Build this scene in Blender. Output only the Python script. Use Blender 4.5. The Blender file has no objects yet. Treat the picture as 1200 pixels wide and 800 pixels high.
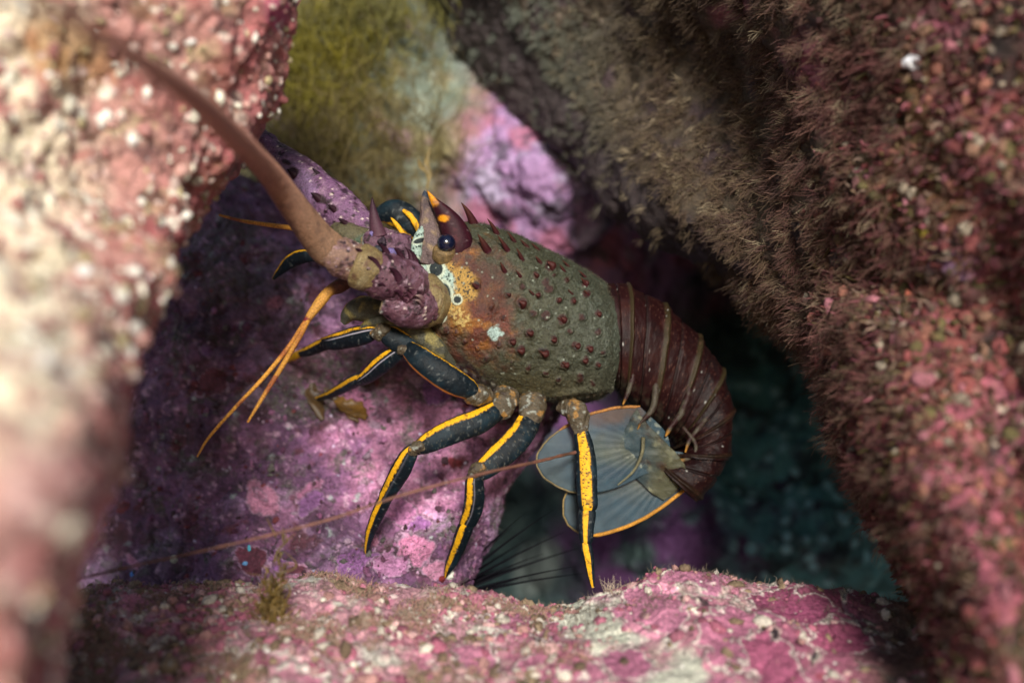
import bpy, math, random
import numpy as np
from mathutils import Vector

random.seed(7)
RNG = np.random.default_rng(11)
C = bpy.context.scene.collection
SC = bpy.context.scene

# ------------------------------------------------------------------ camera
FOC = 0.70                      # metres to the animal; 1 "unit" below is one picture step at that distance
U = 0.00075 * FOC               # 0.525 mm
cam_d = bpy.data.cameras.new('camera'); cam = bpy.data.objects.new('camera', cam_d); C.objects.link(cam)
cam.location = (0, 0, 0); cam.rotation_euler = (math.radians(90), 0, 0)
cam_d.lens = 40; cam_d.sensor_width = 36; cam_d.sensor_fit = 'HORIZONTAL'
cam_d.clip_start = 0.01; cam_d.clip_end = 200
cam_d.dof.use_dof = True; cam_d.dof.focus_distance = 0.672; cam_d.dof.aperture_fstop = 3.1
SC.camera = cam

# ------------------------------------------------------------------ light
SUN = Vector((0.07, -0.84, 0.34)).normalized()      # towards the sun
world = bpy.data.worlds.new('World'); SC.world = world; world.use_nodes = True
nt = world.node_tree; nt.nodes.clear()
sky = nt.nodes.new('ShaderNodeTexSky'); sky.sky_type = 'NISHITA'; sky.sun_disc = False
sky.sun_elevation = math.asin(SUN.z); sky.sun_rotation = math.atan2(SUN.x, SUN.y)
bg = nt.nodes.new('ShaderNodeBackground'); bg.inputs['Strength'].default_value = 0.08
wo = nt.nodes.new('ShaderNodeOutputWorld')
nt.links.new(sky.outputs[0], bg.inputs[0]); nt.links.new(bg.outputs[0], wo.inputs[0])
sun_d = bpy.data.lights.new('sun', 'SUN'); sun_d.energy = 4.6; sun_d.angle = math.radians(12); sun_d.color = (1.0, 0.94, 0.84)
sun = bpy.data.objects.new('sun', sun_d); C.objects.link(sun); sun.location = SUN * 3
sun.rotation_euler = SUN.to_track_quat('Z', 'Y').to_euler()
SC.view_settings.view_transform = 'Standard'; SC.view_settings.look = 'None'
SC.view_settings.exposure = 0.36; SC.view_settings.gamma = 1.0
SC.render.engine = 'CYCLES'
SC.cycles.use_denoising = True
SC.cycles.max_bounces = 6; SC.cycles.diffuse_bounces = 3; SC.cycles.glossy_bounces = 2

# ------------------------------------------------------------------ noise
def _hash(ix, iy, iz, seed):
    h = (ix.astype(np.int64) * 374761393 + iy.astype(np.int64) * 668265263 + iz.astype(np.int64) * 2147483647 + seed * 974634777) & 0xFFFFFFFF
    h = ((h ^ (h >> 13)) * 1274126177) & 0xFFFFFFFF
    h = ((h ^ (h >> 16)) * 2246822519) & 0xFFFFFFFF
    return (h ^ (h >> 15)) & 0xFFFFFF
def vnoise(p, seed=0):
    """gradient noise about -1..1"""
    i = np.floor(p).astype(np.int64); f = p - i
    w = f * f * f * (f * (f * 6 - 15) + 10)
    out = 0
    for dx in (0, 1):
        for dy in (0, 1):
            for dz in (0, 1):
                h = _hash(i[:, 0] + dx, i[:, 1] + dy, i[:, 2] + dz, seed)
                gx = (h & 255) / 127.5 - 1; gy = ((h >> 8) & 255) / 127.5 - 1; gz = ((h >> 16) & 255) / 127.5 - 1
                g = gx * (f[:, 0] - dx) + gy * (f[:, 1] - dy) + gz * (f[:, 2] - dz)
                out = out + g * (w[:, 0] if dx else 1 - w[:, 0]) * (w[:, 1] if dy else 1 - w[:, 1]) * (w[:, 2] if dz else 1 - w[:, 2])
    return out * 1.2
def fbm(p, scale, octaves=4, gain=0.5, seed=0):
    """scale: size of the largest feature in metres"""
    q = p / scale; a = 1.0; s = 0; t = 0
    for o in range(octaves):
        s = s + a * vnoise(q + o * 17.3, seed + o); t += a; a *= gain; q = q * 2.03
    return s / t * 1.6
def worley(p, scale, seed=0):
    """returns F1, F2 (in cells) and a random number per cell"""
    q = p / scale; i = np.floor(q).astype(np.int64)
    f1 = np.full(len(q), 9.0); f2 = np.full(len(q), 9.0); rid = np.zeros(len(q))
    for dx in (-1, 0, 1):
        for dy in (-1, 0, 1):
            for dz in (-1, 0, 1):
                c = i + np.array([dx, dy, dz])
                h = _hash(c[:, 0], c[:, 1], c[:, 2], seed)
                o = np.stack([(h & 255) / 255., ((h >> 8) & 255) / 255., ((h >> 16) & 255) / 255.], 1)
                d = np.linalg.norm(c + o - q, axis=1)
                nearer = d < f1
                f2 = np.where(nearer, f1, np.minimum(f2, d))
                rid = np.where(nearer, ((h * 7919) & 1023) / 1023., rid)
                f1 = np.where(nearer, d, f1)
    return f1, f2, rid
def sstep(a, b, x):
    t = np.clip((x - a) / (b - a + 1e-12), 0, 1); return t * t * (3 - 2 * t)
def mixc(c, c2, m):
    c2 = np.asarray(c2, float)
    if c2.ndim == 1: c2 = c2[None, :]
    m = np.clip(m, 0, 1)[:, None]
    return c * (1 - m) + c2 * m

# ------------------------------------------------------------------ coordinates
def W(px, py, z):
    """picture position at real distance FOC + z*U  ->  metres"""
    px, py, z = np.broadcast_arrays(np.asarray(px, float), np.asarray(py, float), np.asarray(z, float))
    d = FOC + z * U
    return np.stack([(px - 600) * 0.00075 * d, d, (400 - py) * 0.00075 * d], -1)
def PX(p):
    return 600 + p[:, 0] / (0.00075 * p[:, 1]), 400 - p[:, 2] / (0.00075 * p[:, 1])
def plates(p, c, lst, seed, wob=.95, ws=.018, rimc=(0.74, 0.64, 0.60)):
    for q, (cx, cy, rx, ry, rot, colr) in enumerate(lst):
        x, y = PX(p); near = (np.abs(x - cx) < 2.2 * max(rx, ry)) & (np.abs(y - cy) < 2.2 * max(rx, ry))
        if not near.any(): continue
        pp = p[near]; xx, yy = x[near], y[near]; a = math.radians(rot)
        dx = (xx - cx) * math.cos(a) + (yy - cy) * math.sin(a); dy = -(xx - cx) * math.sin(a) + (yy - cy) * math.cos(a)
        r = np.sqrt((dx / rx) ** 2 + (dy / ry) ** 2) + wob * fbm(pp, ws, 4, .55, seed=seed + q)
        cc = c[near]
        cc = mixc(cc, (0.04, 0.025, 0.03), sstep(1.20, 1.08, r) * .7)
        cc = mixc(cc, rimc, sstep(1.08, 1.03, r))
        body = np.array(colr)[None] * (1 + .25 * fbm(pp, .010, 4, .6, seed=seed + 50 + q))[:, None]
        cc = mixc(cc, body, sstep(1.0, .92, r)); c[near] = cc
    return c
def ellmask(p, cx, cy, rx, ry, rot=0, soft=0.35, wob=0.25, seed=50, ws=0.03):
    """soft patch on a surface round a given spot, with a ragged edge"""
    x, y = PX(p); a = math.radians(rot)
    dx = (x - cx) * math.cos(a) + (y - cy) * math.sin(a); dy = -(x - cx) * math.sin(a) + (y - cy) * math.cos(a)
    r = np.sqrt((dx / rx) ** 2 + (dy / ry) ** 2) + wob * fbm(p, ws, 3, seed=seed)
    return 1 - sstep(1 - soft, 1 + soft, r)

def cr(ctrl, n, t=None):
    """Catmull-Rom through ctrl (k, m) -> (n, m)"""
    ctrl = np.asarray(ctrl, float); k = len(ctrl)
    if t is None: t = np.linspace(0, k - 1, n)
    t = np.clip(t, 0, k - 1); i = np.clip(np.floor(t).astype(int), 0, k - 2); f = (t - i)
    f = f.reshape((-1,) + (1,) * (ctrl.ndim - 1))
    e = np.concatenate([[2 * ctrl[0] - ctrl[1]], ctrl, [2 * ctrl[-1] - ctrl[-2]]])
    p0, p1, p2, p3 = e[i], e[i + 1], e[i + 2], e[i + 3]
    return 0.5 * ((2 * p1) + (-p0 + p2) * f + (2 * p0 - 5 * p1 + 4 * p2 - p3) * f ** 2 + (-p0 + 3 * p1 - 3 * p2 + p3) * f ** 3)

# ------------------------------------------------------------------ mesh building
def mesh(name, verts, quads, mat, parent=None, col=None, smooth=True):
    verts = np.asarray(verts, np.float32); quads = np.asarray(quads, np.int32)
    k = quads.shape[1]
    me = bpy.data.meshes.new(name)
    me.vertices.add(len(verts)); me.vertices.foreach_set('co', verts.ravel())
    me.loops.add(quads.size); me.loops.foreach_set('vertex_index', quads.ravel())
    me.polygons.add(len(quads)); me.polygons.foreach_set('loop_start', np.arange(0, quads.size, k, dtype=np.int32))
    me.polygons.foreach_set('use_smooth', np.full(len(quads), smooth))
    me.update(calc_edges=True)
    if col is not None:
        a = me.color_attributes.new('Col', 'FLOAT_COLOR', 'POINT')
        a.data.foreach_set('color', np.concatenate([np.clip(col, 0, 1), np.ones((len(verts), 1))], 1).astype(np.float32).ravel())
    me.materials.append(mat); me.validate()
    o = bpy.data.objects.new(name, me); C.objects.link(o)
    if parent: o.parent = parent; o.matrix_parent_inverse = parent.matrix_world.inverted() if False else o.matrix_parent_inverse
    if parent is not None and parent.type == 'EMPTY':
        me.transform(__import__('mathutils').Matrix.Translation(-parent.location))
    elif parent is not None:
        g = parent
        while g.parent: g = g.parent
        if g.type == 'EMPTY': me.transform(__import__('mathutils').Matrix.Translation(-g.location))
    return o
def grid_faces(nu, nv, closed_v=False, off=0):
    i = np.arange(nu - 1)[:, None]; j = np.arange(nv if closed_v else nv - 1)[None, :]
    j2 = (j + 1) % nv
    return np.stack([(i * nv + j), (i * nv + j2), ((i + 1) * nv + j2), ((i + 1) * nv + j)], -1).reshape(-1, 4) + off
def normals_grid(P):
    du = np.gradient(P, axis=0); dv = np.gradient(P, axis=1)
    n = np.cross(du, dv); n /= np.linalg.norm(n, axis=-1, keepdims=True) + 1e-12
    return n
def tag(o, label=None, cat=None, group=None, kind=None):
    if label: o['label'] = label
    if cat: o['category'] = cat
    if group: o['group'] = group
    if kind: o['kind'] = kind
    return o
def empty(name, loc, label, cat, group=None):
    o = bpy.data.objects.new(name, None); C.objects.link(o); o.location = loc; o.empty_display_size = 0.01
    bpy.context.view_layer.update()
    return tag(o, label, cat, group)

# ------------------------------------------------------------------ materials
def material(name, color=None, bdist=.001, rough=0.6, spec=0.4, bump=0.0, bscale=900, fine=0.0, fscale=700, sss=0.0, coat=0.0, alpha=None, trans=0.0, attr=True, glint=0.0):
    m = bpy.data.materials.new(name); m.use_nodes = True
    t = m.node_tree; L = t.links; b = t.nodes['Principled BSDF']
    b.inputs['Roughness'].default_value = rough; b.inputs['Specular IOR Level'].default_value = spec
    geo = t.nodes.new('ShaderNodeNewGeometry')
    if attr:
        a = t.nodes.new('ShaderNodeAttribute'); a.attribute_name = 'Col'; src = a.outputs['Color']
    else:
        r = t.nodes.new('ShaderNodeRGB'); r.outputs[0].default_value = (*color, 1); src = r.outputs[0]
    if fine > 0:
        n = t.nodes.new('ShaderNodeTexNoise'); n.inputs['Scale'].default_value = fscale; n.inputs['Detail'].default_value = 4; n.inputs['Roughness'].default_value = 0.65
        L.new(geo.outputs['Position'], n.inputs['Vector'])
        mr = t.nodes.new('ShaderNodeMapRange'); mr.inputs['From Min'].default_value = 0.3; mr.inputs['From Max'].default_value = 0.7
        mr.inputs['To Min'].default_value = 1 - fine; mr.inputs['To Max'].default_value = 1 + fine
        L.new(n.outputs[0], mr.inputs['Value'])
        mx = t.nodes.new('ShaderNodeVectorMath'); mx.operation = 'SCALE'
        L.new(src, mx.inputs[0]); L.new(mr.outputs[0], mx.inputs['Scale']); src = mx.outputs[0]
    L.new(src, b.inputs['Base Color'])
    if bump > 0:
        n2 = t.nodes.new('ShaderNodeTexNoise'); n2.inputs['Scale'].default_value = bscale; n2.inputs['Detail'].default_value = 5; n2.inputs['Roughness'].default_value = 0.7
        L.new(geo.outputs['Position'], n2.inputs['Vector'])
        bp = t.nodes.new('ShaderNodeBump'); bp.inputs['Strength'].default_value = min(bump, 1); bp.inputs['Distance'].default_value = bdist
        L.new(n2.outputs[0], bp.inputs['Height']); L.new(bp.outputs[0], b.inputs['Normal'])
    if glint > 0:
        v = t.nodes.new('ShaderNodeTexVoronoi'); v.inputs['Scale'].default_value = 260; L.new(geo.outputs['Position'], v.inputs['Vector'])
        g = t.nodes.new('ShaderNodeMapRange'); g.inputs['From Min'].default_value = 0.0; g.inputs['From Max'].default_value = 0.45
        g.inputs['To Min'].default_value = rough - glint; g.inputs['To Max'].default_value = rough
        L.new(v.outputs['Distance'], g.inputs['Value']); L.new(g.outputs[0], b.inputs['Roughness'])
    if sss > 0:
        b.inputs['Subsurface Weight'].default_value = sss; b.inputs['Subsurface Scale'].default_value = 0.002
        b.inputs['Subsurface Radius'].default_value = (1, .6, .5)
    if coat > 0: b.inputs['Coat Weight'].default_value = coat; b.inputs['Coat Roughness'].default_value = 0.15
    if alpha is not None: b.inputs['Alpha'].default_value = alpha
    return m
M_rock = material('encrusted_rock', rough=0.6, spec=0.5, bump=0.9, bscale=620, fine=0.42, fscale=600, glint=0.32, bdist=.0022)
M_rock_far = material('reef_rock', rough=0.75, spec=0.25, bump=0.4, bscale=400, fine=0.25, fscale=300)
M_shell = material('lobster_shell', rough=0.42, spec=0.42, bump=0.8, bscale=1000, fine=0.5, fscale=1000)
M_gloss = material('glossy_shell', rough=0.45, spec=0.18, bump=0.4, bscale=1300, fine=0.25, fscale=900)
M_turf = material('turf_algae', rough=0.8, spec=0.2)
M_weed = material('seaweed_blade', rough=0.5, spec=0.4, fine=0.25, fscale=500)
M_eye = material('eye_black', color=(0.004, 0.006, 0.02), rough=0.12, spec=0.6, attr=False, coat=0.6)
M_fan = material('tail_membrane', rough=0.5, spec=0.25, bump=0.25, bscale=300, fine=.2, fscale=150, alpha=0.66)
M_urchin = material('urchin_black', color=(0.004, 0.0035, 0.006), rough=0.7, spec=0.05, attr=False)

# ------------------------------------------------------------------ rocks
def sheet(ctrl, nu, nv):
    """ctrl[row][col] = (px, py, distance in metres) -> world grid (nu rows, nv cols)"""
    c = np.asarray(ctrl, float)
    a = cr(c, nu); a = np.swapaxes(a, 0, 1); a = cr(a, nv); a = np.swapaxes(a, 0, 1)
    d = a[..., 2]
    return np.stack([(a[..., 0] - 600) * 0.00075 * d, d, (400 - a[..., 1]) * 0.00075 * d], -1)
def rock(name, ctrl, nu, nv, disp, colour, mat, step=1):
    P = sheet(ctrl, nu, nv); N = normals_grid(P)
    c = P[nu // 2, nv // 2]
    if np.dot(N[nu // 2, nv // 2], -c) < 0: N = -N; flip = True
    else: flip = False
    p = P.reshape(-1, 3); n = N.reshape(-1, 3)
    h = disp(p, n)
    q = p + n * h[:, None]
    Q = q.reshape(P.shape); N2 = normals_grid(Q) * (-1 if flip else 1)
    col = colour(q, N2.reshape(-1, 3), h)
    f = grid_faces(nu, nv)
    if not flip: pass
    else: f = f[:, ::-1]
    o = mesh(name, q, f, mat, col=col)
    return o, Q, N2

PINK = (0.50, 0.16, 0.26); LILAC = (0.42, 0.24, 0.46); PURPLE = (0.145, 0.052, 0.145); DEEP = (0.045, 0.014, 0.045)
MAROON = (0.10, 0.018, 0.030); CREAM = (0.72, 0.62, 0.48); WHITE = (0.85, 0.82, 0.78); OLIVE = (0.13, 0.115, 0.05)
GREYT = (0.15, 0.155, 0.13); BROWN = (0.13, 0.09, 0.05)

# --- middle purple boulder
def mid_disp(p, n):
    h = 0.016 * fbm(p, 0.11, 3, seed=1) + 0.0065 * fbm(p, 0.035, 4, 0.55, seed=5)
    f1, f2, r = worley(p + 0.003 * np.stack([fbm(p, .02, 2, seed=70 + k) for k in range(3)], 1), 0.017, 3)
    lump = sstep(0.35, 0.9, fbm(p, 0.05, 2, seed=9) + 0.6)
    h += 0.0030 * lump * (1 - f1 ** 2) * r
    f1, f2, r = worley(p, 0.0055, 4)
    h += 0.0011 * (0.8 - f1) * sstep(-0.2, 0.5, fbm(p, 0.03, 2, seed=12))
    h -= 0.004 * sstep(0.35, 0.75, fbm(p, 0.018, 3, seed=14))
    cr_ = np.abs(fbm(p, .03, 4, .55, seed=17)); h -= .0028 * sstep(.07, .0, cr_)
    h += 0.0011 * fbm(p, 0.0040, 3, 0.6, seed=15) + .0016 * fbm(p, .011, 3, .6, seed=16)
    return h
def mid_col(p, n, h):
    x, y = PX(p); k = len(p)
    c = np.tile(np.array(PURPLE), (k, 1))
    wq = p + 0.004 * np.stack([fbm(p, .015, 3, seed=80 + j) for j in range(3)], 1)
    f1, f2, r = worley(wq, 0.024, 21)
    c = mixc(c, (0.27, 0.10, 0.24), sstep(0.2, 0.8, r) * 0.9)
    c = mixc(c, LILAC, sstep(0.55, 0.8, r) * sstep(-0.3, 0.4, fbm(p, 0.06, 3, seed=22)) * 0.75)
    c = mixc(c, (0.40, 0.13, 0.27), sstep(0.1, 0.5, fbm(p, 0.045, 4, seed=23)) * 0.6)
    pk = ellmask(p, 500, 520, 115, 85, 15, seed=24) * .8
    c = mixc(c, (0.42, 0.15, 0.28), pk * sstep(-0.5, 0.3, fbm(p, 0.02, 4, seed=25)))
    c = mixc(c, (0.45, 0.26, 0.46), ellmask(p, 340, 335, 70, 60, seed=26) * .4)
    dk = np.maximum(ellmask(p, 190, 470, 120, 190, seed=27), ellmask(p, 260, 650, 190, 55, seed=28))  # dark of the shaded left side and foot, painted in
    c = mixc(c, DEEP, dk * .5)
    # patches of low turf and dark pits
    t = sstep(0.12, 0.45, fbm(p, 0.028, 5, 0.6, seed=31)) * 0.8
    t = np.maximum(t, ellmask(p, 385, 450, 90, 40, -10, seed=33) * .9); t = np.maximum(t, ellmask(p, 270, 300, 60, 50, seed=34) * .8)
    c = mixc(c, np.array([0.12, 0.12, 0.105]) , t * sstep(-0.5, 0.2, fbm(p, 0.004, 3, seed=35)))
    c = mixc(c, MAROON, sstep(0.28, 0.5, fbm(p, 0.022, 4, seed=36)) * .85)
    c = mixc(c, (0.20, 0.010, 0.012), sstep(0.62, 0.7, fbm(p, 0.018, 2, seed=48)) * .9)
    c = mixc(c, (0.018, 0.008, 0.018), sstep(0.3, 0.6, fbm(p, 0.012, 4, seed=37)) * .85)
    g1, g2, rr = worley(p, 0.0045, 38)
    c = mixc(c, (0.58, 0.55, 0.78), (rr > .90) * sstep(0.30, 0.16, g1) * sstep(-.2, .3, fbm(p, .03, 2, seed=39)))
    g1, g2, rr = worley(p, 0.0085, 40)
    c = mixc(c, (0.35, 0.42, 0.42), (rr > .93) * sstep(0.36, 0.2, g1 + .3 * fbm(p, .003, 2, seed=41)) * .8)
    c = mixc(c, (0.05, 0.02, 0.04), sstep(.05, .4, fbm(p, .009, 4, .65, seed=44)) * .55)
    c = mixc(c, (0.50, 0.27, 0.42), sstep(.22, .45, fbm(p, .008, 4, .65, seed=45)) * .8)
    c = mixc(c, (0.06, 0.055, 0.045), sstep(.22, .42, fbm(p, .014, 5, .7, seed=47)) * .8)
    v = 1 + 0.6 * fbm(p, 0.0028, 3, 0.75, seed=43) + .5 * fbm(p, 0.012, 3, .6, seed=46)
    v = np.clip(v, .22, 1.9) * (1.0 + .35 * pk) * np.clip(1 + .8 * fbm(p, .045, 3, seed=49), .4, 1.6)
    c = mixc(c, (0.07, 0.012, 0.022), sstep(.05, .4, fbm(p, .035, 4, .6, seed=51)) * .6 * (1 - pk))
    g = c.mean(1, keepdims=True); c = g + (c - g) * .86
    pr = np.random.default_rng(5); lst = [(488, 645, 26, 17, 60, (.44, .17, .30)), (512, 668, 20, 12, 0, (.46, .2, .32)), (456, 664, 20, 12, 10, (.36, .16, .30)), (470, 600, 24, 14, 30, (.30, .12, .24))]
    for q in range(26):
        a_, b_ = pr.uniform(150, 570), pr.uniform(340, 680); r_ = pr.uniform(8, 26); k_ = pr.random()
        lst.append((a_, b_, r_, r_ * pr.uniform(.45, .8), pr.uniform(-60, 60), [(.34, .13, .24), (.22, .09, .24), (.12, .03, .05), (.28, .18, .26), (.40, .17, .27)][int(k_ * 5)]))
    c = plates(p, c, lst, 1300, wob=1.1, ws=.02, rimc=(0.33, 0.20, 0.30))
    return c * v[:, None]
rows = []
def mtop(x): return float(np.interp(x, [-260, 40, 190, 300, 400, 500, 600, 700], [110, 130, 165, 196, 250, 300, 345, 370]))
for kk, (xs, d0, dd) in enumerate(((560, .88, .22), (570, .87, .05), (580, .855, .0))):
    r_ = []
    for x in (-260, 40, 190, 190 + (xs - 190) * .4, 190 + (xs - 190) * .78, xs, xs - 8, xs - 60):
        r_.append((x, mtop(x) + (70, 0, 30)[kk], d0 + dd + (.1 if x < 0 else 0) - .00008 * max(0, x - 190)))
    r_[-2] = (xs - 8, r_[-2][1], r_[-2][2] + .08); r_[-1] = (xs - 60, r_[-1][1], r_[-1][2] + .2)
    rows.append(r_)
for py, xs, d0, d1, ds in ((320, 580, .82, .79, .84),
                           (420, 650, .80, .775, .80), (490, 640, .79, .765, .79), (560, 594, .78, .745, .765), (620, 572, .77, .722, .745),
                           (690, 538, .74, .70, .73), (780, 500, .70, .68, .72), (950, 470, .70, .68, .74)):
    q_ = lambda x: max(py, mtop(x) + 60 + (py - 320) * .25)
    rows.append([(-260, py, d0 + .12), (40, py, d0 + .07), (190, py, d0 + .0), (190 + (xs - 190) * .4, py, (d0 + d1) / 2 - .01), (190 + (xs - 190) * .78, q_(190 + (xs - 190) * .78), d1),
                 (xs, q_(xs), ds), (xs - 8, q_(xs), ds + .08), (xs - 60, q_(xs), ds + .22)])
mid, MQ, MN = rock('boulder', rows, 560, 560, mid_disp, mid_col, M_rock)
tag(mid, 'purple encrusted boulder under the lobster legs, in the middle of the crevice', 'boulder')

# --- bottom ledge
def led_disp(p, n):
    x, y = PX(p)
    h = 0.009 * fbm(p, 0.08, 3, seed=101) + 0.004 * fbm(p, 0.03, 4, 0.55, seed=105)
    lump = sstep(0.0, 0.5, fbm(p, 0.06, 2, seed=109) + 0.35 - 0.9 * sstep(560, 760, x))
    f1, f2, r = worley(p, 0.010, 103)
    h += 0.0036 * lump * (0.9 - f1 ** 2) * (0.4 + r)
    f1, f2, r = worley(p, 0.0042, 104)
    h += 0.0014 * (0.8 - f1) * (0.3 + lump)
    # crusts that lie a little proud of one another
    wq = p + 0.006 * np.stack([fbm(p, .02, 3, seed=180 + j) for j in range(3)], 1)
    f1, f2, r = worley(wq, 0.042, 110)
    h += 0.0022 * sstep(0.02, 0.09, f2 - f1) * (r > .35) * sstep(560, 700, x)
    h += 0.0008 * fbm(p, 0.0035, 3, 0.6, seed=115) + .0018 * fbm(p, .012, 3, .6, seed=116)
    return h
def led_col(p, n, h):
    x, y = PX(p); k = len(p)
    c = np.tile(np.array((0.40, 0.19, 0.24)), (k, 1))
    c = mixc(c, PINK, sstep(-0.1, 0.3, fbm(p, 0.025, 3, seed=121)))
    c = mixc(c, (0.46, 0.34, 0.30), sstep(0.0, 0.4, fbm(p, 0.018, 4, seed=122)) * .8)
    c = mixc(c, (0.20, 0.17, 0.11), sstep(0.0, 0.35, fbm(p, 0.035, 5, .6, seed=123)) * .85 * (1 - .8 * sstep(600, 700, x)))
    c = mixc(c, (0.55, 0.58, 0.50), sstep(0.1, 0.45, fbm(p, 0.02, 4, seed=124)) * .8 * (1 - sstep(760, 880, x) * .7))
    f1, f2, r = worley(p, 0.007, 125)
    c = mixc(c, (0.62, 0.30, 0.36), (r > .7) * sstep(.55, .3, f1) * (1 - sstep(560, 640, x)))
    c = mixc(c, (0.75, 0.60, 0.58), (r < .12) * sstep(.5, .25, f1) * .8)
    # flat crusts on the right half
    wq = p + 0.006 * np.stack([fbm(p, .02, 3, seed=180 + j) for j in range(3)], 1)
    f1, f2, r = worley(wq, 0.042, 110)
    right = sstep(560, 660, x)
    cr_col = mixc(np.tile(np.array((0.44, 0.15, 0.26)), (k, 1)), (0.30, 0.06, 0.14), sstep(.6, .9, r))
    cr_col = mixc(cr_col, (0.54, 0.22, 0.36), sstep(.0, .5, fbm(p, .04, 3, seed=127)) * .6)
    cr_col = mixc(cr_col, (0.28, 0.05, 0.10), sstep(860, 1000, x) * .6)
    c = mixc(c, cr_col, right * (r > .35) * sstep(.03, .07, f2 - f1))
    c = mixc(c, (0.80, 0.76, 0.62), right * sstep(.10, .06, f2 - f1) * sstep(.0, .3, fbm(p, .02, 2, seed=128)) * .85)
    c = mixc(c, (0.52, 0.58, 0.46), np.maximum(ellmask(p, 690, 725, 50, 30, 20, wob=.6, seed=147, ws=.015), ellmask(p, 800, 790, 60, 22, -30, wob=.6, seed=148, ws=.015)) * .85)
    c = mixc(c, (0.62, 0.24, 0.36), ellmask(p, 765, 715, 42, 34, 10, soft=.06, wob=.35, seed=149, ws=.015))
    c = mixc(c, (0.56, 0.20, 0.30), ellmask(p, 850, 750, 36, 44, -25, soft=.06, wob=.35, seed=150, ws=.015))
    c = mixc(c, (0.60, 0.22, 0.32), ellmask(p, 665, 790, 50, 26, 10, soft=.06, wob=.4, seed=151, ws=.015))
    c = mixc(c, (0.03, 0.02, 0.03), right * sstep(.035, .01, f2 - f1) * sstep(.0, .3, fbm(p, .03, 2, seed=129)))
    c = mixc(c, (0.04, 0.03, 0.02), sstep(.4, .65, fbm(p, .011, 4, seed=130)) * .8)
    c = mixc(c, (0.30, 0.03, 0.05), sstep(.55, .68, fbm(p, .02, 2, seed=131)) * .7)
    g1, g2, rr = worley(p, 0.0035, 132)
    c = mixc(c, (0.88, 0.86, 0.80), (rr > .93) * sstep(.35, .2, g1))
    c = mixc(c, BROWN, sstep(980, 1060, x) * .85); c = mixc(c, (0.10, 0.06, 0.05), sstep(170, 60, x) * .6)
    c = mixc(c, (0.10, 0.08, 0.05), sstep(.15, .45, fbm(p, .008, 4, .65, seed=144)) * .7 * (1 - .6 * right))
    c = mixc(c, (0.74, 0.66, 0.60), sstep(.30, .5, fbm(p, .009, 4, .65, seed=145)) * .7)
    g = c.mean(1, keepdims=True); c = (g + (c - g) * .88) * 1.15
    c = plates(p, c, [(765, 712, 44, 26, 8, (.50, .20, .31)), (850, 742, 34, 36, -20, (.46, .17, .27)), (665, 785, 52, 26, 10, (.50, .19, .29)), (935, 712, 52, 17, 6, (.30, .07, .15)), (905, 775, 44, 26, 20, (.38, .10, .19)), (985, 745, 34, 18, 10, (.30, .07, .14)), (740, 775, 26, 20, 0, (.42, .15, .25)), (600, 728, 34, 14, 10, (.46, .18, .28)), (480, 742, 26, 12, 0, (.50, .22, .28)), (240, 755, 30, 20, -20, (.58, .26, .28)), (300, 715, 28, 12, 0, (.42, .14, .22)), (560, 770, 30, 16, 20, (.50, .20, .3))], 1200)
    v = 1 + 0.5 * fbm(p, 0.0028, 3, 0.75, seed=143) + .3 * fbm(p, .014, 3, .6, seed=146)
    return c * np.clip(v, .35, 1.6)[:, None]
cols = []
for x, yt in ((-250, 760), (-60, 740), (60, 706), (150, 688), (300, 694), (440, 690), (520, 700), (600, 706), (650, 712), (720, 692), (800, 684), (900, 692), (980, 698), (1080, 712), (1250, 700), (1500, 690)):
    cols.append([(x, 1300, .36), (x, 950, .41), (x, 860, .49), (x, 800, .535), (x, yt + 50, .575), (x, yt + 12, .615), (x, yt, .645), (x, yt + 30, .69), (x, yt + 160, .74), (x, yt + 400, .76)])
ledc = np.swapaxes(np.array(cols, float), 0, 1)
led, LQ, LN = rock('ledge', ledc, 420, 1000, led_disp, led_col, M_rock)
tag(led, 'low pink and white coralline rock ledge running along the bottom of the view', 'rock ledge')

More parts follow.
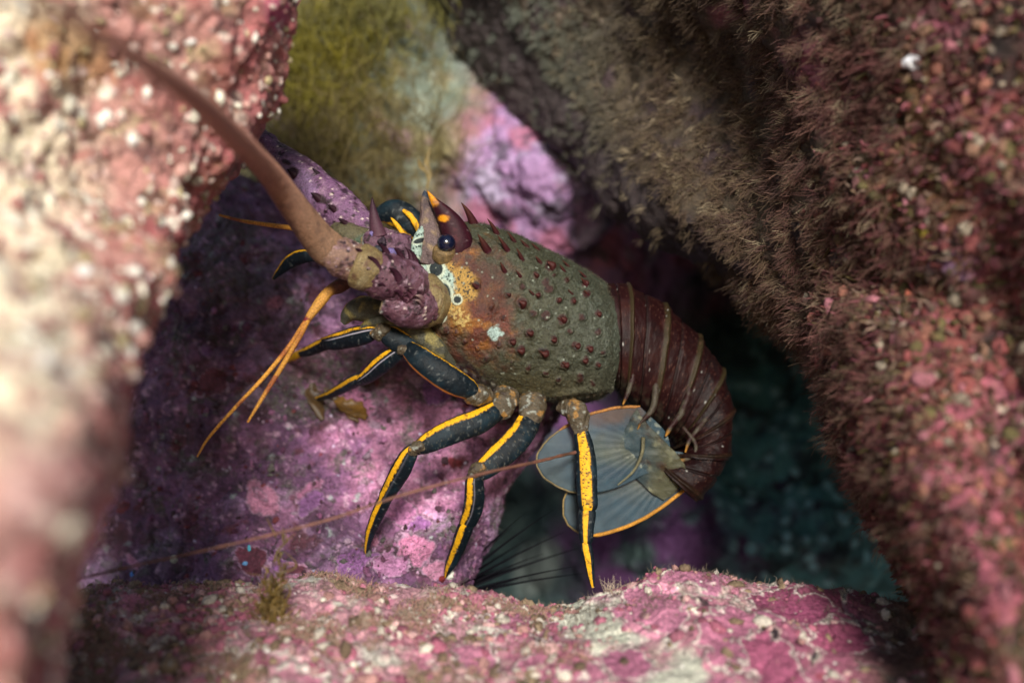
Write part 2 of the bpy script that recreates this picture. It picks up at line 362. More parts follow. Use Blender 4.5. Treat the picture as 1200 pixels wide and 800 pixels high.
# --- left boulder, close to the camera
def left_disp(p, n):
    h = 0.014 * fbm(p, 0.07, 3, seed=201) + 0.006 * fbm(p, 0.022, 4, 0.55, seed=205)
    f1, f2, r = worley(p, 0.009, 203)
    h += 0.0042 * (0.9 - f1 ** 2) * (0.3 + r)
    f1, f2, r = worley(p, 0.0045, 204)
    h += 0.0015 * (0.8 - f1)
    return h
def left_col(p, n, h):
    x, y = PX(p); k = len(p)
    c = np.tile(np.array((0.56, 0.29, 0.26)), (k, 1))
    c = mixc(c, (0.36, 0.12, 0.11), sstep(.0, .35, fbm(p, .03, 4, seed=221)) * .9)
    c = mixc(c, (0.55, 0.36, 0.30), sstep(.0, .4, fbm(p, .02, 4, seed=222)) * .8)
    c = mixc(c, (0.42, 0.36, 0.20), sstep(.1, .4, fbm(p, .025, 4, seed=223)) * .8)
    c = mixc(c, (0.20, 0.10, 0.05), sstep(.2, .45, fbm(p, .028, 3, seed=224)) * .8)
    up = ellmask(p, 10, 110, 95, 260, 0, seed=226, ws=.02); lo = ellmask(p, 25, 400, 88, 160, -12, soft=.5, wob=.6, seed=227, ws=.02)
    c = mixc(c, (0.97, 0.87, 0.66), np.maximum(up * .85, lo) * sstep(-.45, .0, fbm(p, .012, 3, seed=228)))  # cream crust, paled in the colour where strong near light blows it out
    c = mixc(c, (0.60, 0.36, 0.36), ellmask(p, 60, 640, 80, 130, seed=229, ws=.02) * .6)
    c = mixc(c, (0.48, 0.13, 0.15), sstep(90, 10, np.interp(y, [0, 130, 220, 300, 380, 480, 560, 650, 740], [322, 294, 244, 196, 152, 132, 112, 76, 42]) - x) * sstep(-.5, .2, fbm(p, .025, 4, .6, seed=237)) * .75)
    c = mixc(c, (0.50, 0.27, 0.10), ellmask(p, 80, 60, 60, 40, 30, seed=230, ws=.02) * .7)
    c = mixc(c, (0.62, 0.10, 0.24), ellmask(p, 325, 12, 14, 24, seed=231, ws=.02) * .8)
    g1, g2, rr = worley(p, 0.0085, 232)
    c = mixc(c, (0.95, 0.92, 0.80), (rr > .80) * sstep(.5, .36, g1) * (.45 + .55 * sstep(330, 80, x)))  # white bits doubling as painted glints, stronger towards the left
    c = mixc(c, (0.12, 0.05, 0.045), sstep(.1, .4, fbm(p, .012, 3, seed=236)) * .6 * (1 - np.maximum(lo, up) * .85))
    g1, g2, rr = worley(p, 0.005, 233)
    c = mixc(c, (0.80, 0.60, 0.58), (rr > .8) * sstep(.4, .25, g1) * .8)
    c = mixc(c, (0.05, 0.015, 0.02), sstep(.35, .6, fbm(p, .015, 3, seed=234)) * .7)
    return c
rows = []
for py, xs, b in ((-200, 340, .13), (-60, 332, .13), (40, 316, .13), (130, 294, .13), (220, 244, .12), (300, 196, .07), (380, 152, .0), (460, 136, -.05), (560, 112, -.07), (650, 76, -.07), (740, 42, -.06), (850, 15, -.06), (1000, -10, -.06)):
    rows.append([(-560, py, .25), (-200, py, .30 + b * .6), (0, py, .325 + b * .85), (xs * .45, py, .35 + b), (xs * .85, py, .385 + b), (xs, py, .44 + b * .9), (xs - 20, py, .50 + b), (xs - 220, py, .58 + b)])
left, EQ, EN = rock('boulder', rows, 520, 420, left_disp, left_col, M_rock)
tag(left, 'bright cream and pink knobbly boulder close to the camera on the left edge', 'boulder')

# --- right overhanging boulder
def right_disp(p, n):
    h = 0.013 * fbm(p, 0.13, 3, seed=301) + 0.009 * fbm(p, 0.04, 4, 0.55, seed=305)
    f1, f2, r = worley(p, 0.013, 303)
    h += 0.003 * (0.9 - f1 ** 2) * r
    h += 0.0012 * fbm(p, 0.006, 3, .6, seed=304)
    return h
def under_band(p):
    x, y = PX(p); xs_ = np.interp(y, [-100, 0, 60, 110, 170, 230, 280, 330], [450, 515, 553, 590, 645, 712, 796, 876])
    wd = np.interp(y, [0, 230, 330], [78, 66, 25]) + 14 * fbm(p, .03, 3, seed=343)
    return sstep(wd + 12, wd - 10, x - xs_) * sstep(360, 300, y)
def right_mask(p):
    x, y = PX(p)
    d = (x - 600) * 0.55 - y * 0.62                     # grows towards the upper right
    return sstep(10, 140, d + 40 * fbm(p, .05, 3, seed=320))
def right_col(p, n, h):
    x, y = PX(p); k = len(p)
    c = np.tile(np.array((0.075, 0.055, 0.035)), (k, 1))
    c = mixc(c, (0.045, 0.025, 0.035), sstep(.0, .4, fbm(p, .03, 4, seed=321)) * .8)
    red = sstep(960, 1130, x + 60 * fbm(p, .05, 3, seed=322) + .12 * (y - 300))
    c = mixc(c, (0.26, 0.07, 0.065), red * sstep(-.4, .2, fbm(p, .03, 4, seed=323)))
    c = mixc(c, (0.42, 0.12, 0.17), red * sstep(.1, .4, fbm(p, .022, 4, seed=324)) * .85)
    c = mixc(c, (0.30, 0.17, 0.13), red * sstep(.15, .45, fbm(p, .016, 4, seed=325)) * .8)
    c = mixc(c, (0.15, 0.10, 0.03), ellmask(p, 1080, 190, 70, 120, seed=326) * .6)
    c = mixc(c, (0.012, 0.008, 0.006), ellmask(p, 1170, 30, 120, 70, seed=340) * .8)
    for cx, cy, rx, ry, rot in ((955, 95, 30, 55, -20), (855, 10, 22, 16, 0), (1110, 120, 20, 22, 0), (1085, 30, 30, 25, 0), (1120, 590, 40, 60, -30), (1180, 470, 26, 34, 0), (1150, 660, 28, 60, -20), (1020, 430, 16, 20, 0)):
        c = mixc(c, (0.42, 0.12, 0.18), ellmask(p, cx, cy, rx, ry, rot, soft=.6, wob=.8, seed=327, ws=.015) * .65)
    c = mixc(c, (0.34, 0.20, 0.40), ellmask(p, 1110, 310, 34, 24, seed=328, ws=.02) * .7)
    g1, g2, rr = worley(p, 0.007, 330)
    c = mixc(c, (0.55, 0.45, 0.36), (rr > .9) * sstep(.42, .25, g1) * (.25 + .75 * red))
    c = mixc(c, (0.01, 0.006, 0.008), sstep(.3, .55, fbm(p, .02, 4, seed=331)) * .8)
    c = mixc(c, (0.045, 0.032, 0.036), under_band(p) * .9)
    v = 1 + .6 * fbm(p, .006, 3, .7, seed=342)
    return c * np.clip(v, .3, 1.8)[:, None]
rows = []
for py, xs, xf, ds in ((-220, 400, 470, 1.06), (-100, 450, 520, 1.03), (0, 515, 595, 1.0), (60, 553, 645, .98), (110, 590, 690, .95), (170, 645, 735, .91), (230, 712, 775, .87), (280, 796, 840, .82), (330, 876, 910, .77),
                       (385, 930, 960, .71), (440, 966, 990, .68), (520, 985, 1010, .64), (600, 1025, 1050, .60), (680, 1062, 1090, .57), (770, 1085, 1115, .54), (900, 1110, 1140, .5), (1050, 1150, 1180, .48)):
    w = 1420 - xf
    rows.append([(xs + 200, py - 10, ds + .38), (xs + 70, py - 10, ds + .20), (xs + 8, py, ds + .07), (xs, py, ds), (xf, py, ds - float(np.interp(py, [-200, 900], [.12, .04]))), (xf + w * .2, py, ds - float(np.interp(py, [-200, 900], [.24, .09]))), (xf + w * .5, py, float(np.interp(py, [-200, 900], [.60, .43]))),
                 (1420, py, float(np.interp(py, [-200, 900], [.46, .33]))), (1800, py, .30)])
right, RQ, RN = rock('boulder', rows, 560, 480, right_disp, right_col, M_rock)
tag(right, 'huge overhanging boulder with brown fuzz and pink crust filling the upper right', 'boulder')

# --- reef behind
def reef_disp(p, n):
    h = 0.028 * fbm(p, 0.22, 4, .5, seed=401) + 0.014 * fbm(p, 0.06, 5, 0.6, seed=405) + .004 * fbm(p, .015, 3, .6, seed=406)
    f1, f2, r = worley(p, 0.03, 403)
    h += 0.006 * (0.9 - f1 ** 2) * r
    return h
def reef_col(p, n, h):
    x, y = PX(p); k = len(p)
    c = np.tile(np.array((0.045, 0.080, 0.085)), (k, 1))
    c = mixc(c, (0.10, 0.16, 0.155), sstep(.0, .4, fbm(p, .05, 5, .6, seed=421)))
    vi = ellmask(p, 650, 215, 210, 170, 40, soft=.25, seed=422, ws=.05)
    vc = mixc(np.tile(np.array((0.40, 0.24, 0.46)), (k, 1)), (0.46, 0.18, 0.30), sstep(-.1, .3, fbm(p, .05, 3, seed=423)))
    vc = mixc(vc, (0.52, 0.46, 0.66), sstep(.1, .4, fbm(p, .035, 4, seed=424)) * .8)
    vc = mixc(vc, (0.10, 0.08, 0.12), sstep(.1, .35, fbm(p, .03, 5, .65, seed=425)) * .85)
    c = mixc(c, vc * .72, vi)
    ol = ellmask(p, 400, 150, 150, 200, 0, soft=.25, seed=426, ws=.05)
    oc = mixc(np.tile(np.array((0.20, 0.175, 0.09)), (k, 1)), (0.10, 0.08, 0.03), sstep(-.1, .3, fbm(p, .03, 4, seed=427)))
    oc = mixc(oc, (0.22, 0.25, 0.20), sstep(.0, .3, fbm(p, .03, 4, seed=428)) * .85); oc = mixc(oc, (0.30, 0.19, 0.22), sstep(.15, .4, fbm(p, .04, 4, seed=438)) * .8)
    c = mixc(c, oc, ol)
    c = mixc(c, (0.13, 0.17, 0.14), ellmask(p, 500, 60, 70, 90, 20, seed=429, ws=.05) * .8 * sstep(-.4, .2, fbm(p, .03, 4, .6, seed=439)))
    pu = np.maximum(ellmask(p, 800, 620, 160, 130, 0, seed=430, ws=.05), ellmask(p, 650, 500, 100, 60, seed=431, ws=.05))
    c = mixc(c, (0.11, 0.045, 0.13), pu * sstep(-.35, .25, fbm(p, .05, 4, seed=432)))
    te = ellmask(p, 960, 560, 120, 180, 0, seed=433, ws=.04)  # teal crust painted paler to make up for blocked light
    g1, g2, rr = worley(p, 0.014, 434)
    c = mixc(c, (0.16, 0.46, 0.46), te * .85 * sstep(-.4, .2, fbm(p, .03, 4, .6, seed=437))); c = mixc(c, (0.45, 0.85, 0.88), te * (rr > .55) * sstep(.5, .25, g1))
    c = mixc(c, (0.30, 0.36, 0.34), ellmask(p, 628, 665, 24, 34, 20, seed=435, ws=.03) * .8)  # pale stone, brightened in the colour against the deep shade
    v = 1 + .35 * fbm(p, .008, 3, .6, seed=436)
    return c * np.clip(v, .4, 1.7)[:, None]
cx = [-500, -100, 200, 350, 470, 580, 680, 780, 880, 980, 1080, 1250, 1700]
rows = []
for py in (-900, -500, -200, 0, 100, 200, 300, 420, 540, 640, 740, 900, 1200):
    r = []
    for x in cx:
        d = 1.12
        d -= .16 * math.exp(-((x - 380) / 170) ** 2 - ((py - 60) / 220) ** 2)
        d -= .20 * math.exp(-((x - 670) / 180) ** 2 - ((py - 200) / 170) ** 2)
        d += .16 * math.exp(-((x - 850) / 110) ** 2 - ((py - 350) / 120) ** 2)
        d -= .15 * math.exp(-((x - 800) / 140) ** 2 - ((py - 660) / 110) ** 2)
        d -= .10 * math.exp(-((x - 1000) / 90) ** 2 - ((py - 620) / 120) ** 2)
        d -= .0003 * max(0, py - 700); d -= .0004 * max(0, -py)
        r.append((x, py, d))
    rows.append(r)
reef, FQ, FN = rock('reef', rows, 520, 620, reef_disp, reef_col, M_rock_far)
tag(reef, kind='structure')

# --- seabed below everything
n = 90; gx = np.linspace(-3, 3, n); gy = np.linspace(-1.5, 4.5, n)
X, Y = np.meshgrid(gx, gy, indexing='ij'); p = np.stack([X, Y, np.full_like(X, -.62)], -1).reshape(-1, 3)
p[:, 2] += .05 * fbm(p, .6, 4, seed=500)
col = mixc(np.tile(np.array((.16, .12, .10)), (len(p), 1)), (.25, .13, .2), sstep(-.1, .4, fbm(p, .3, 4, seed=501)))
sb = mesh('seabed', p, grid_faces(n, n), M_rock_far, col=col); tag(sb, kind='structure')

# ------------------------------------------------------------------ strands (turf algae)
def strands(name, base, direction, length, radius, colour, mat, seg=4, bend=0.5, sides=3, parent=None, fork=False):
    """many thin tapering bent tubes in one mesh"""
    n = len(base); rs = RNG
    d = direction / (np.linalg.norm(direction, axis=1, keepdims=True) + 1e-9)
    a = np.cross(d, rs.normal(size=(n, 3))); a /= np.linalg.norm(a, axis=1, keepdims=True) + 1e-9
    b = np.cross(d, a)
    bd = rs.normal(size=(n, 1)) * bend; bd2 = rs.normal(size=(n, 1)) * bend * .5
    V = np.zeros((n, seg + 1, sides, 3)); 
    for s in range(seg + 1):
        t = s / seg
        c = base + d * (length * t)[:, None] + a * (length[:, None] * bd * t * t) + b * (length[:, None] * bd2 * np.sin(t * 3))
        r = radius * (1 - .75 * t)
        for k in range(sides):
            th = 2 * math.pi * k / sides
            V[:, s, k] = c + (a * math.cos(th) + b * math.sin(th)) * r[:, None]
    fl = []
    for s in range(seg):
        for k in range(sides):
            k2 = (k + 1) % sides
            fl.append([s * sides + k, s * sides + k2, (s + 1) * sides + k2, (s + 1) * sides + k])
    F = (np.array(fl)[None] + (np.arange(n) * (seg + 1) * sides)[:, None, None]).reshape(-1, 4)
    tip = np.repeat(np.linspace(.65, 1.25, seg + 1), sides)
    col = (colour[:, None, :] * tip[None, :, None]).reshape(-1, 3)
    return mesh(name, V.reshape(-1, 3), F, mat, parent=parent, col=col)
def sample(Q, N, count, weight):
    p = Q.reshape(-1, 3); nn = N.reshape(-1, 3)
    du = np.linalg.norm(np.gradient(Q, axis=0), axis=-1); dv = np.linalg.norm(np.gradient(Q, axis=1), axis=-1)
    w = (du * dv).ravel() * weight(p, nn); w = np.clip(w, 0, None); w /= w.sum()
    i = RNG.choice(len(p), count, p=w)
    return p[i] + RNG.normal(size=(count, 3)) * .0007, nn[i]
def infr(p, m=60):
    x, y = PX(p); return (x > -m) & (x < 1200 + m) & (y > -m) & (y < 800 + m)

# brown fuzz over the right boulder, growing in little clumps
def wr(p, n):
    x, y = PX(p)
    red = sstep(960, 1130, x + 60 * fbm(p, .05, 3, seed=322) + .12 * (y - 300))
    return infr(p) * (n[:, 1] < .35) * (1 - .88 * red) * sstep(-.25, .25, fbm(p, .02, 4, .6, seed=350)) * (1 - .95 * under_band(p))
cb, cnn = sample(RQ, RN, 9500, wr); kc = len(cb); x, y = PX(cb)
cd = cnn * .55 + np.array([-.50, -.25, -.50]) + RNG.normal(size=(kc, 3)) * .30; cd /= np.linalg.norm(cd, axis=1, keepdims=True)
cl_ = (.0030 + .0085 * RNG.random(kc) ** 1.6) * np.where(x < 700, .75, 1.0)
cc_ = mixc(np.tile(np.array((0.175, 0.130, 0.080)), (kc, 1)), (0.085, 0.055, 0.05), RNG.random(kc))
cc_ = mixc(cc_, (0.19, 0.23, 0.19), sstep(800, 560, x) * .8)
cc_ = mixc(cc_, (0.22, 0.085, 0.085), sstep(800, 1050, x) * RNG.random(kc))
cc_ = mixc(cc_, (0.40, 0.33, 0.22), (RNG.random(kc) > .93) * .8)
m_ = 8; ci = np.repeat(np.arange(kc), m_); k = len(ci)
b = cb[ci] + RNG.normal(size=(k, 3)) * .0013
tipp = cb[ci] + cd[ci] * cl_[ci][:, None] + RNG.normal(size=(k, 3)) * (.0011 + .12 * cl_[ci][:, None])
dv_ = tipp - b
tf = strands('turf_algae', b, dv_, np.linalg.norm(dv_, axis=1), RNG.uniform(.00016, .00034, k), cc_[ci] * RNG.uniform(.7, 1.25, (k, 1)), M_turf, bend=.22)
tag(tf, kind='stuff', label='short brown fuzzy algae turf covering the overhanging boulder', cat='algae')
# stubby red and pink growth on the right part, out of focus
def wr2(p, n):
    x, y = PX(p); return infr(p) * (n[:, 1] < .3) * sstep(930, 1100, x + .12 * (y - 300))
b, nn = sample(RQ, RN, 6500, wr2); k = len(b)
pal = np.array([(0.28, 0.08, 0.08), (0.36, 0.12, 0.15), (0.26, 0.17, 0.11), (0.16, 0.12, 0.05), (0.32, 0.22, 0.17), (0.2, .05, .06)])
colr = pal[RNG.integers(0, len(pal), k)] * RNG.uniform(.2, .7, (k, 1))
t2 = strands('red_algae', b, nn + np.array([-.4, -.2, -.3]) + RNG.normal(size=(k, 3)) * .5, RNG.uniform(.002, .0065, k), RNG.uniform(.0006, .0020, k), colr, M_turf, seg=3, bend=.25)
tag(t2, kind='stuff', label='stubby red and pink algae on the right side of the overhanging boulder', cat='algae')
# fuzz along the ledge crest and low turf on ledge and middle boulder
def wl(p, n):
    x, y = PX(p); return infr(p) * (p[:, 1] > .59) * (p[:, 1] < .68) * sstep(-.1, .3, fbm(p, .03, 3, seed=352)) * (n[:, 2] > 0)
b, nn = sample(LQ, LN, 3600, wl); k = len(b)
colr = mixc(np.tile(np.array((0.24, 0.19, 0.16)), (k, 1)), (0.10, 0.09, 0.06), RNG.random(k))
t3 = strands('ledge_turf', b, nn * .5 + np.array([0, 0, .9]) + RNG.normal(size=(k, 3)) * .35, RNG.uniform(.001, .0042, k), RNG.uniform(.00012, .00026, k), colr, M_turf)
tag(t3, kind='stuff', label='sparse pale fuzz standing on the crest of the pink ledge', cat='algae')
def wl2(p, n):
    x, y = PX(p); return infr(p) * (p[:, 1] > .42) * (n[:, 1] < .1) * sstep(.0, .35, fbm(p, 0.035, 5, .6, seed=123)) * (1 - sstep(600, 720, x))
b, nn = sample(LQ, LN, 9000, wl2); k = len(b)
colr = mixc(np.tile(np.array((0.30, 0.25, 0.17)), (k, 1)), (0.40, 0.20, 0.18), RNG.random(k))
t4 = strands('low_turf', b, nn + RNG.normal(size=(k, 3)) * .5, RNG.uniform(.0012, .004, k), RNG.uniform(.0002, .0005, k), colr, M_turf, seg=3)
tag(t4, kind='stuff', label='low tan algae mat on the left half of the pink ledge', cat='algae')
def wm(p, n):
    t = sstep(0.12, 0.45, fbm(p, 0.028, 5, 0.6, seed=31)); t = np.maximum(t, ellmask(p, 385, 450, 90, 40, -10, seed=33)); t = np.maximum(t, ellmask(p, 270, 300, 60, 50, seed=34))
    return infr(p) * (n[:, 1] < .3) * t
b, nn = sample(MQ, MN, 15000, wm); k = len(b)
pal = np.array([(0.13, 0.135, 0.12), (0.10, 0.06, 0.06), (0.20, 0.20, 0.19), (0.12, 0.05, 0.12), (.09, .08, .04)])
colr = pal[RNG.integers(0, len(pal), k)] * RNG.uniform(.5, 1.4, (k, 1))
t5 = strands('grey_turf', b, nn + RNG.normal(size=(k, 3)) * .6, RNG.uniform(.001, .0035, k), RNG.uniform(.00013, .0003, k), colr, M_turf, seg=3, bend=.8)
tag(t5, kind='stuff', label='patchy grey and dark algae turf on the purple boulder', cat='algae')

# small knobs and crumbs of crust growing on the rocks
def nodules(name, Q, N, count, weight, pal, r0, r1, label, flat=.6):
    b, nn = sample(Q, N, count, weight); k = len(b)
    nphi, nth = 6, 8
    ph = np.linspace(.12, math.pi - .12, nphi); th = np.linspace(0, 2 * math.pi, nth, endpoint=False)
    D = np.stack([np.sin(ph)[:, None] * np.cos(th), np.sin(ph)[:, None] * np.sin(th), np.broadcast_to(np.cos(ph)[:, None], (nphi, nth))], -1).reshape(-1, 3)
    r = r0 * (r1 / r0) ** (RNG.random(k) ** 2.2)
    jit = 1 + RNG.normal(size=(k, len(D))) * .16
    V = D[None] * (r[:, None] * jit)[..., None] * RNG.uniform(.6, 1.3, (k, 1, 3))
    V = V - nn[:, None] * ((V * nn[:, None]).sum(-1, keepdims=True)) * (1 - flat) + b[:, None]
    F = (grid_faces(nphi, nth, True)[None] + (np.arange(k) * len(D))[:, None, None]).reshape(-1, 4)
    c = np.array(pal)[RNG.integers(0, len(pal), k)] * RNG.uniform(.6, 1.2, (k, 1))
    o = mesh(name, V.reshape(-1, 3), F, M_rock, col=np.repeat(c, len(D), 0))
    return tag(o, kind='stuff', label=label, cat='crust')
nodules('purple_nodules', MQ, MN, 9000, lambda p, n: infr(p) * (n[:, 1] < .3) * sstep(-.3, .4, fbm(p, .03, 3, seed=360)), [(.30, .12, .24), (.16, .05, .12), (.09, .03, .06), (.05, .02, .03), (.38, .26, .36), (.12, .11, .10), (.20, .04, .05), (.25, .10, .2)],
        .00035, .0028, 'tiny purple and maroon crust knobs on the boulder under the lobster')
nodules('pink_nodules', LQ, LN, 7000, lambda p, n: infr(p) * (p[:, 1] > .45) * (p[:, 1] < .67) * sstep(-.3, .3, fbm(p, .03, 3, seed=361)) * (1 - .85 * sstep(600, 720, PX(p)[0])), [(.50, .18, .26), (.42, .13, .2), (.62, .38, .38), (.66, .60, .52), (.30, .22, .14), (.20, .14, .09), (.52, .28, .26)],
        .0005, .0042, 'pink and cream crust knobs on the low ledge')
nodules('white_nodules', EQ, EN, 1500, lambda p, n: infr(p) * (n[:, 1] < .3) * sstep(-.5, .3, fbm(p, .02, 3, seed=362)), [(.9, .86, .72), (.80, .62, .56), (.5, .24, .22), (.95, .92, .84), (.40, .17, .15), (.5, .42, .24), (.58, .34, .30)],
        .0010, .0034, 'white and pink knobs on the blurred boulder at the left edge', flat=.8)
nodules('red_nodules', RQ, RN, 5000, lambda p, n: infr(p) * (n[:, 1] < .3) * sstep(900, 1060, PX(p)[0] + .12 * (PX(p)[1] - 300)), [(.30, .08, .08), (.42, .16, .2), (.22, .12, .08), (.4, .34, .26), (.12, .05, .05), (.34, .14, .1), (.16, .13, .05)],
        .0007, .0045, 'red and pink lumps on the right part of the overhanging boulder', flat=.8)

def ray(Q, x, y):
    """distance (in z steps) of a rock surface seen at a spot"""
    p = Q.reshape(-1, 3); a, b_ = PX(p); i = np.argmin((a - x) ** 2 + (b_ - y) ** 2 + 4e4 * np.clip(p[:, 1] - .8, 0, 1)); return (p[i, 1] - FOC) / U

# ------------------------------------------------------------------ lobster
LOC = tuple(W(620, 470, -10))
LB = empty('spiny_lobster', LOC, 'spiny lobster with olive carapace and yellow striped blue legs on the purple boulder', 'lobster')

def loft(name, st, nl, nr, mat, parent, colour, disp=None, t=None, power=1.0, caps=True, label=None):
    """st rows: Tx,Ty,Bx,By,z centre,depth radius (steps); ring angle 0 = first edge, quarter turn = towards the camera"""
    s = cr(st, nl, t)
    th = np.linspace(0, 2 * math.pi, nr, endpoint=False)
    T = W(s[:, 0], s[:, 1], s[:, 4]); B = W(s[:, 2], s[:, 3], s[:, 4])
    c = (T + B) / 2; a = (T - B) / 2
    ct = np.cos(th); sn = np.sin(th)
    ct = np.sign(ct) * np.abs(ct) ** power; sn2 = np.sign(sn) * np.abs(sn) ** power
    fr = np.array([0, -1, 0])
    P = c[:, None] + a[:, None] * ct[None, :, None] + fr * (s[:, 5] * U)[:, None, None] * sn2[None, :, None]
    v = np.linspace(0, 1, nl) if t is None else (t - t[0]) / (t[-1] - t[0])
    V = np.repeat(v, nr); TH = np.tile(th, nl)
    return finish(name, P, V, TH, mat, parent, colour, disp, caps, label)
def finish(name, P, V, TH, mat, parent, colour, disp, caps, label):
    nl, nr = P.shape[:2]
    du = np.gradient(P, axis=0); dv = np.roll(P, -1, 1) - np.roll(P, 1, 1)
    N = np.cross(dv, du); N /= np.linalg.norm(N, axis=-1, keepdims=True) + 1e-12
    cc = P.mean(1, keepdims=True)
    if (N * (P - cc)).sum() < 0: N = -N; fl = True
    else: fl = False
    q = P.reshape(-1, 3)
    if disp is not None: q = q + N.reshape(-1, 3) * disp(q, V, TH)[:, None]
    col = colour(q, V, TH)
    F = grid_faces(nl, nr, True)
    if not fl: F = F[:, ::-1]
    if caps:
        Q = q.reshape(P.shape); e0 = Q[0].mean(0); e1 = Q[-1].mean(0)
        q = np.concatenate([q, [e0, e1]]); col = np.concatenate([col, [col[:nr].mean(0), col[-nr:].mean(0)]])
        j = np.arange(nr); j2 = (j + 1) % nr; b0 = (nl - 1) * nr
        c0 = np.stack([j, j2, np.full(nr, nl * nr), np.full(nr, nl * nr)], 1); c1 = np.stack([b0 + j2, b0 + j, np.full(nr, nl * nr + 1), np.full(nr, nl * nr + 1)], 1)
        # caps as triangles: separate via degenerate-free approach
        tri = np.concatenate([c0[:, :3], c1[:, :3]])
        o = mesh_mixed(name, q, F, tri, mat, parent, col)
    else: o = mesh(name, q, F, mat, parent, col)
    if label: o['label'] = label
    return o
def mesh_mixed(name, verts, quads, tris, mat, parent, col):
    verts = np.asarray(verts, np.float32)
    me = bpy.data.meshes.new(name)
    li = np.concatenate([np.asarray(quads).ravel(), np.asarray(tris).ravel()]).astype(np.int32)
    ls = np.concatenate([np.arange(len(quads)) * 4, len(quads) * 4 + np.arange(len(tris)) * 3]).astype(np.int32)
    me.vertices.add(len(verts)); me.vertices.foreach_set('co', verts.ravel())
    me.loops.add(len(li)); me.loops.foreach_set('vertex_index', li)
    me.polygons.add(len(ls)); me.polygons.foreach_set('loop_start', ls)
    me.polygons.foreach_set('use_smooth', np.full(len(ls), True)); me.update(calc_edges=True)
    a = me.color_attributes.new('Col', 'FLOAT_COLOR', 'POINT')
    a.data.foreach_set('color', np.concatenate([np.clip(col, 0, 1), np.ones((len(verts), 1))], 1).astype(np.float32).ravel())
    me.materials.append(mat); me.validate()
    o = bpy.data.objects.new(name, me); C.objects.link(o)
    if parent is not None:
        o.parent = parent; g = parent
        while g.parent: g = g.parent
        if g.type == 'EMPTY':
            from mathutils import Matrix
            me.transform(Matrix.Translation(-g.location))
    return o
def limb(name, pts, nl, nr, mat, parent, colour, disp=None, flat=1.0, side=1, caps=True, label=None, roll=0.0):
    """pts rows: x,y,z,half width (steps). angle 0 = the 'side' edge in the picture, quarter turn = towards the camera"""
    s = cr(pts, nl); c = W(s[:, 0], s[:, 1], s[:, 2]); r = np.maximum(s[:, 3], .15) * U
    t = np.gradient(c, axis=0); t /= np.linalg.norm(t, axis=1, keepdims=True)
    view = -c / np.linalg.norm(c, axis=1, keepdims=True)
    a = np.cross(t, view); a /= np.linalg.norm(a, axis=1, keepdims=True) + 1e-9; a *= side
    f = np.cross(t, a); f *= np.sign((f * view).sum(1))[:, None]
    th = np.linspace(0, 2 * math.pi, nr, endpoint=False) 
    P = c[:, None] + (a[:, None] * np.cos(th + roll)[None, :, None] + f[:, None] * flat * np.sin(th + roll)[None, :, None]) * r[:, None, None]
    V = np.repeat(np.linspace(0, 1, nl), nr); TH = np.tile(th, nl)
    return finish(name, P, V, TH, mat, parent, colour, disp, caps, label)
def flatcol(c, var=.25, sc=.004, seed=600):
    c = np.array(c, float)
    return lambda p, V, TH: np.clip(c[None] * (1 + var * fbm(p, sc, 3, seed=seed))[:, None], 0, 1)

# carapace ---------------------------------------------------------
spots = [(611, 355, 8), (625, 367, 5), (639, 369, 6), (659, 374, 7.5), (682, 371, 5), (701, 367, 5), (621, 390, 6), (649, 398, 6), (600, 400, 5.5), (610, 410, 6), (637, 413, 7.5), (675, 405, 6), (690, 408, 5),
         (662, 427, 6), (680, 442, 5), (694, 450, 4), (701, 427, 4), (685, 422, 5), (707, 413, 4), (645, 311, 7), (640, 330, 6), (643, 338, 6), (688, 344, 6), (686, 331, 5), (558, 334, 6), (630, 345, 4), (655, 350, 4),
         (672, 352, 4), (700, 390, 4), (668, 388, 3.5), (590, 372, 3), (585, 404, 3), (595, 345, 4), (575, 360, 3), (522, 386, 4), (535, 389, 3), (498, 377, 4), (545, 400, 2.5), (560, 408, 2.5), (620, 430, 3.5),
         (600, 425, 2.5), (640, 437, 3), (655, 445, 3), (570, 420, 2.5), (628, 322, 5), (612, 335, 4), (665, 328, 4), (650, 322, 3)]
dots = [(485, 306, 9, 5, 20), (511, 315, 8, 9, 0), (521, 342, 7, 11, -15), (536, 351, 4.5, 4.5, 0), (492, 282, 8, 3, -15), (513, 360, 3, 3, 0), (514, 371, 7, 6, 0)]
def spotm(p, grow=1.0, lst=spots):
    x, y = PX(p); m = np.zeros(len(p)); x = x + 3.2 * fbm(p, .005, 3, seed=605); y = y + 3.2 * fbm(p, .005, 3, seed=606)
    for (a, b, r) in lst: m = np.maximum(m, 1 - sstep(.7 * grow, 1.15 * grow, np.sqrt(((x - a) / r) ** 2 + ((y - b) / (r * 1.1)) ** 2)))
    return m
def car_disp(p, V, TH):
    x, y = PX(p)
    h = .0016 * fbm(p, .022, 3, seed=610) + .0007 * fbm(p, .006, 3, seed=611)
    m = spotm(p, 1.15)
    h += .0015 * m ** 1.3
    h += .00045 * fbm(p, .0016, 3, .7, seed=612)
    # groove between head and hind part, and the ridge over the cheek
    g = np.abs((x - (592 - .25 * (y - 350)))); h -= .0022 * np.exp(-(g / 9) ** 2) * sstep(300, 350, y) * sstep(440, 410, y)
    h += .003 * np.exp(-(((x - 545) / 30) ** 2 + ((y - 365) / 35) ** 2))
    h += .0018 * np.exp(-(((y - (462 - .12 * np.abs(x - 640))) / 3.5) ** 2)) * (x > 510)
    return h * np.sin(np.clip(V * 12, 0, math.pi / 2))
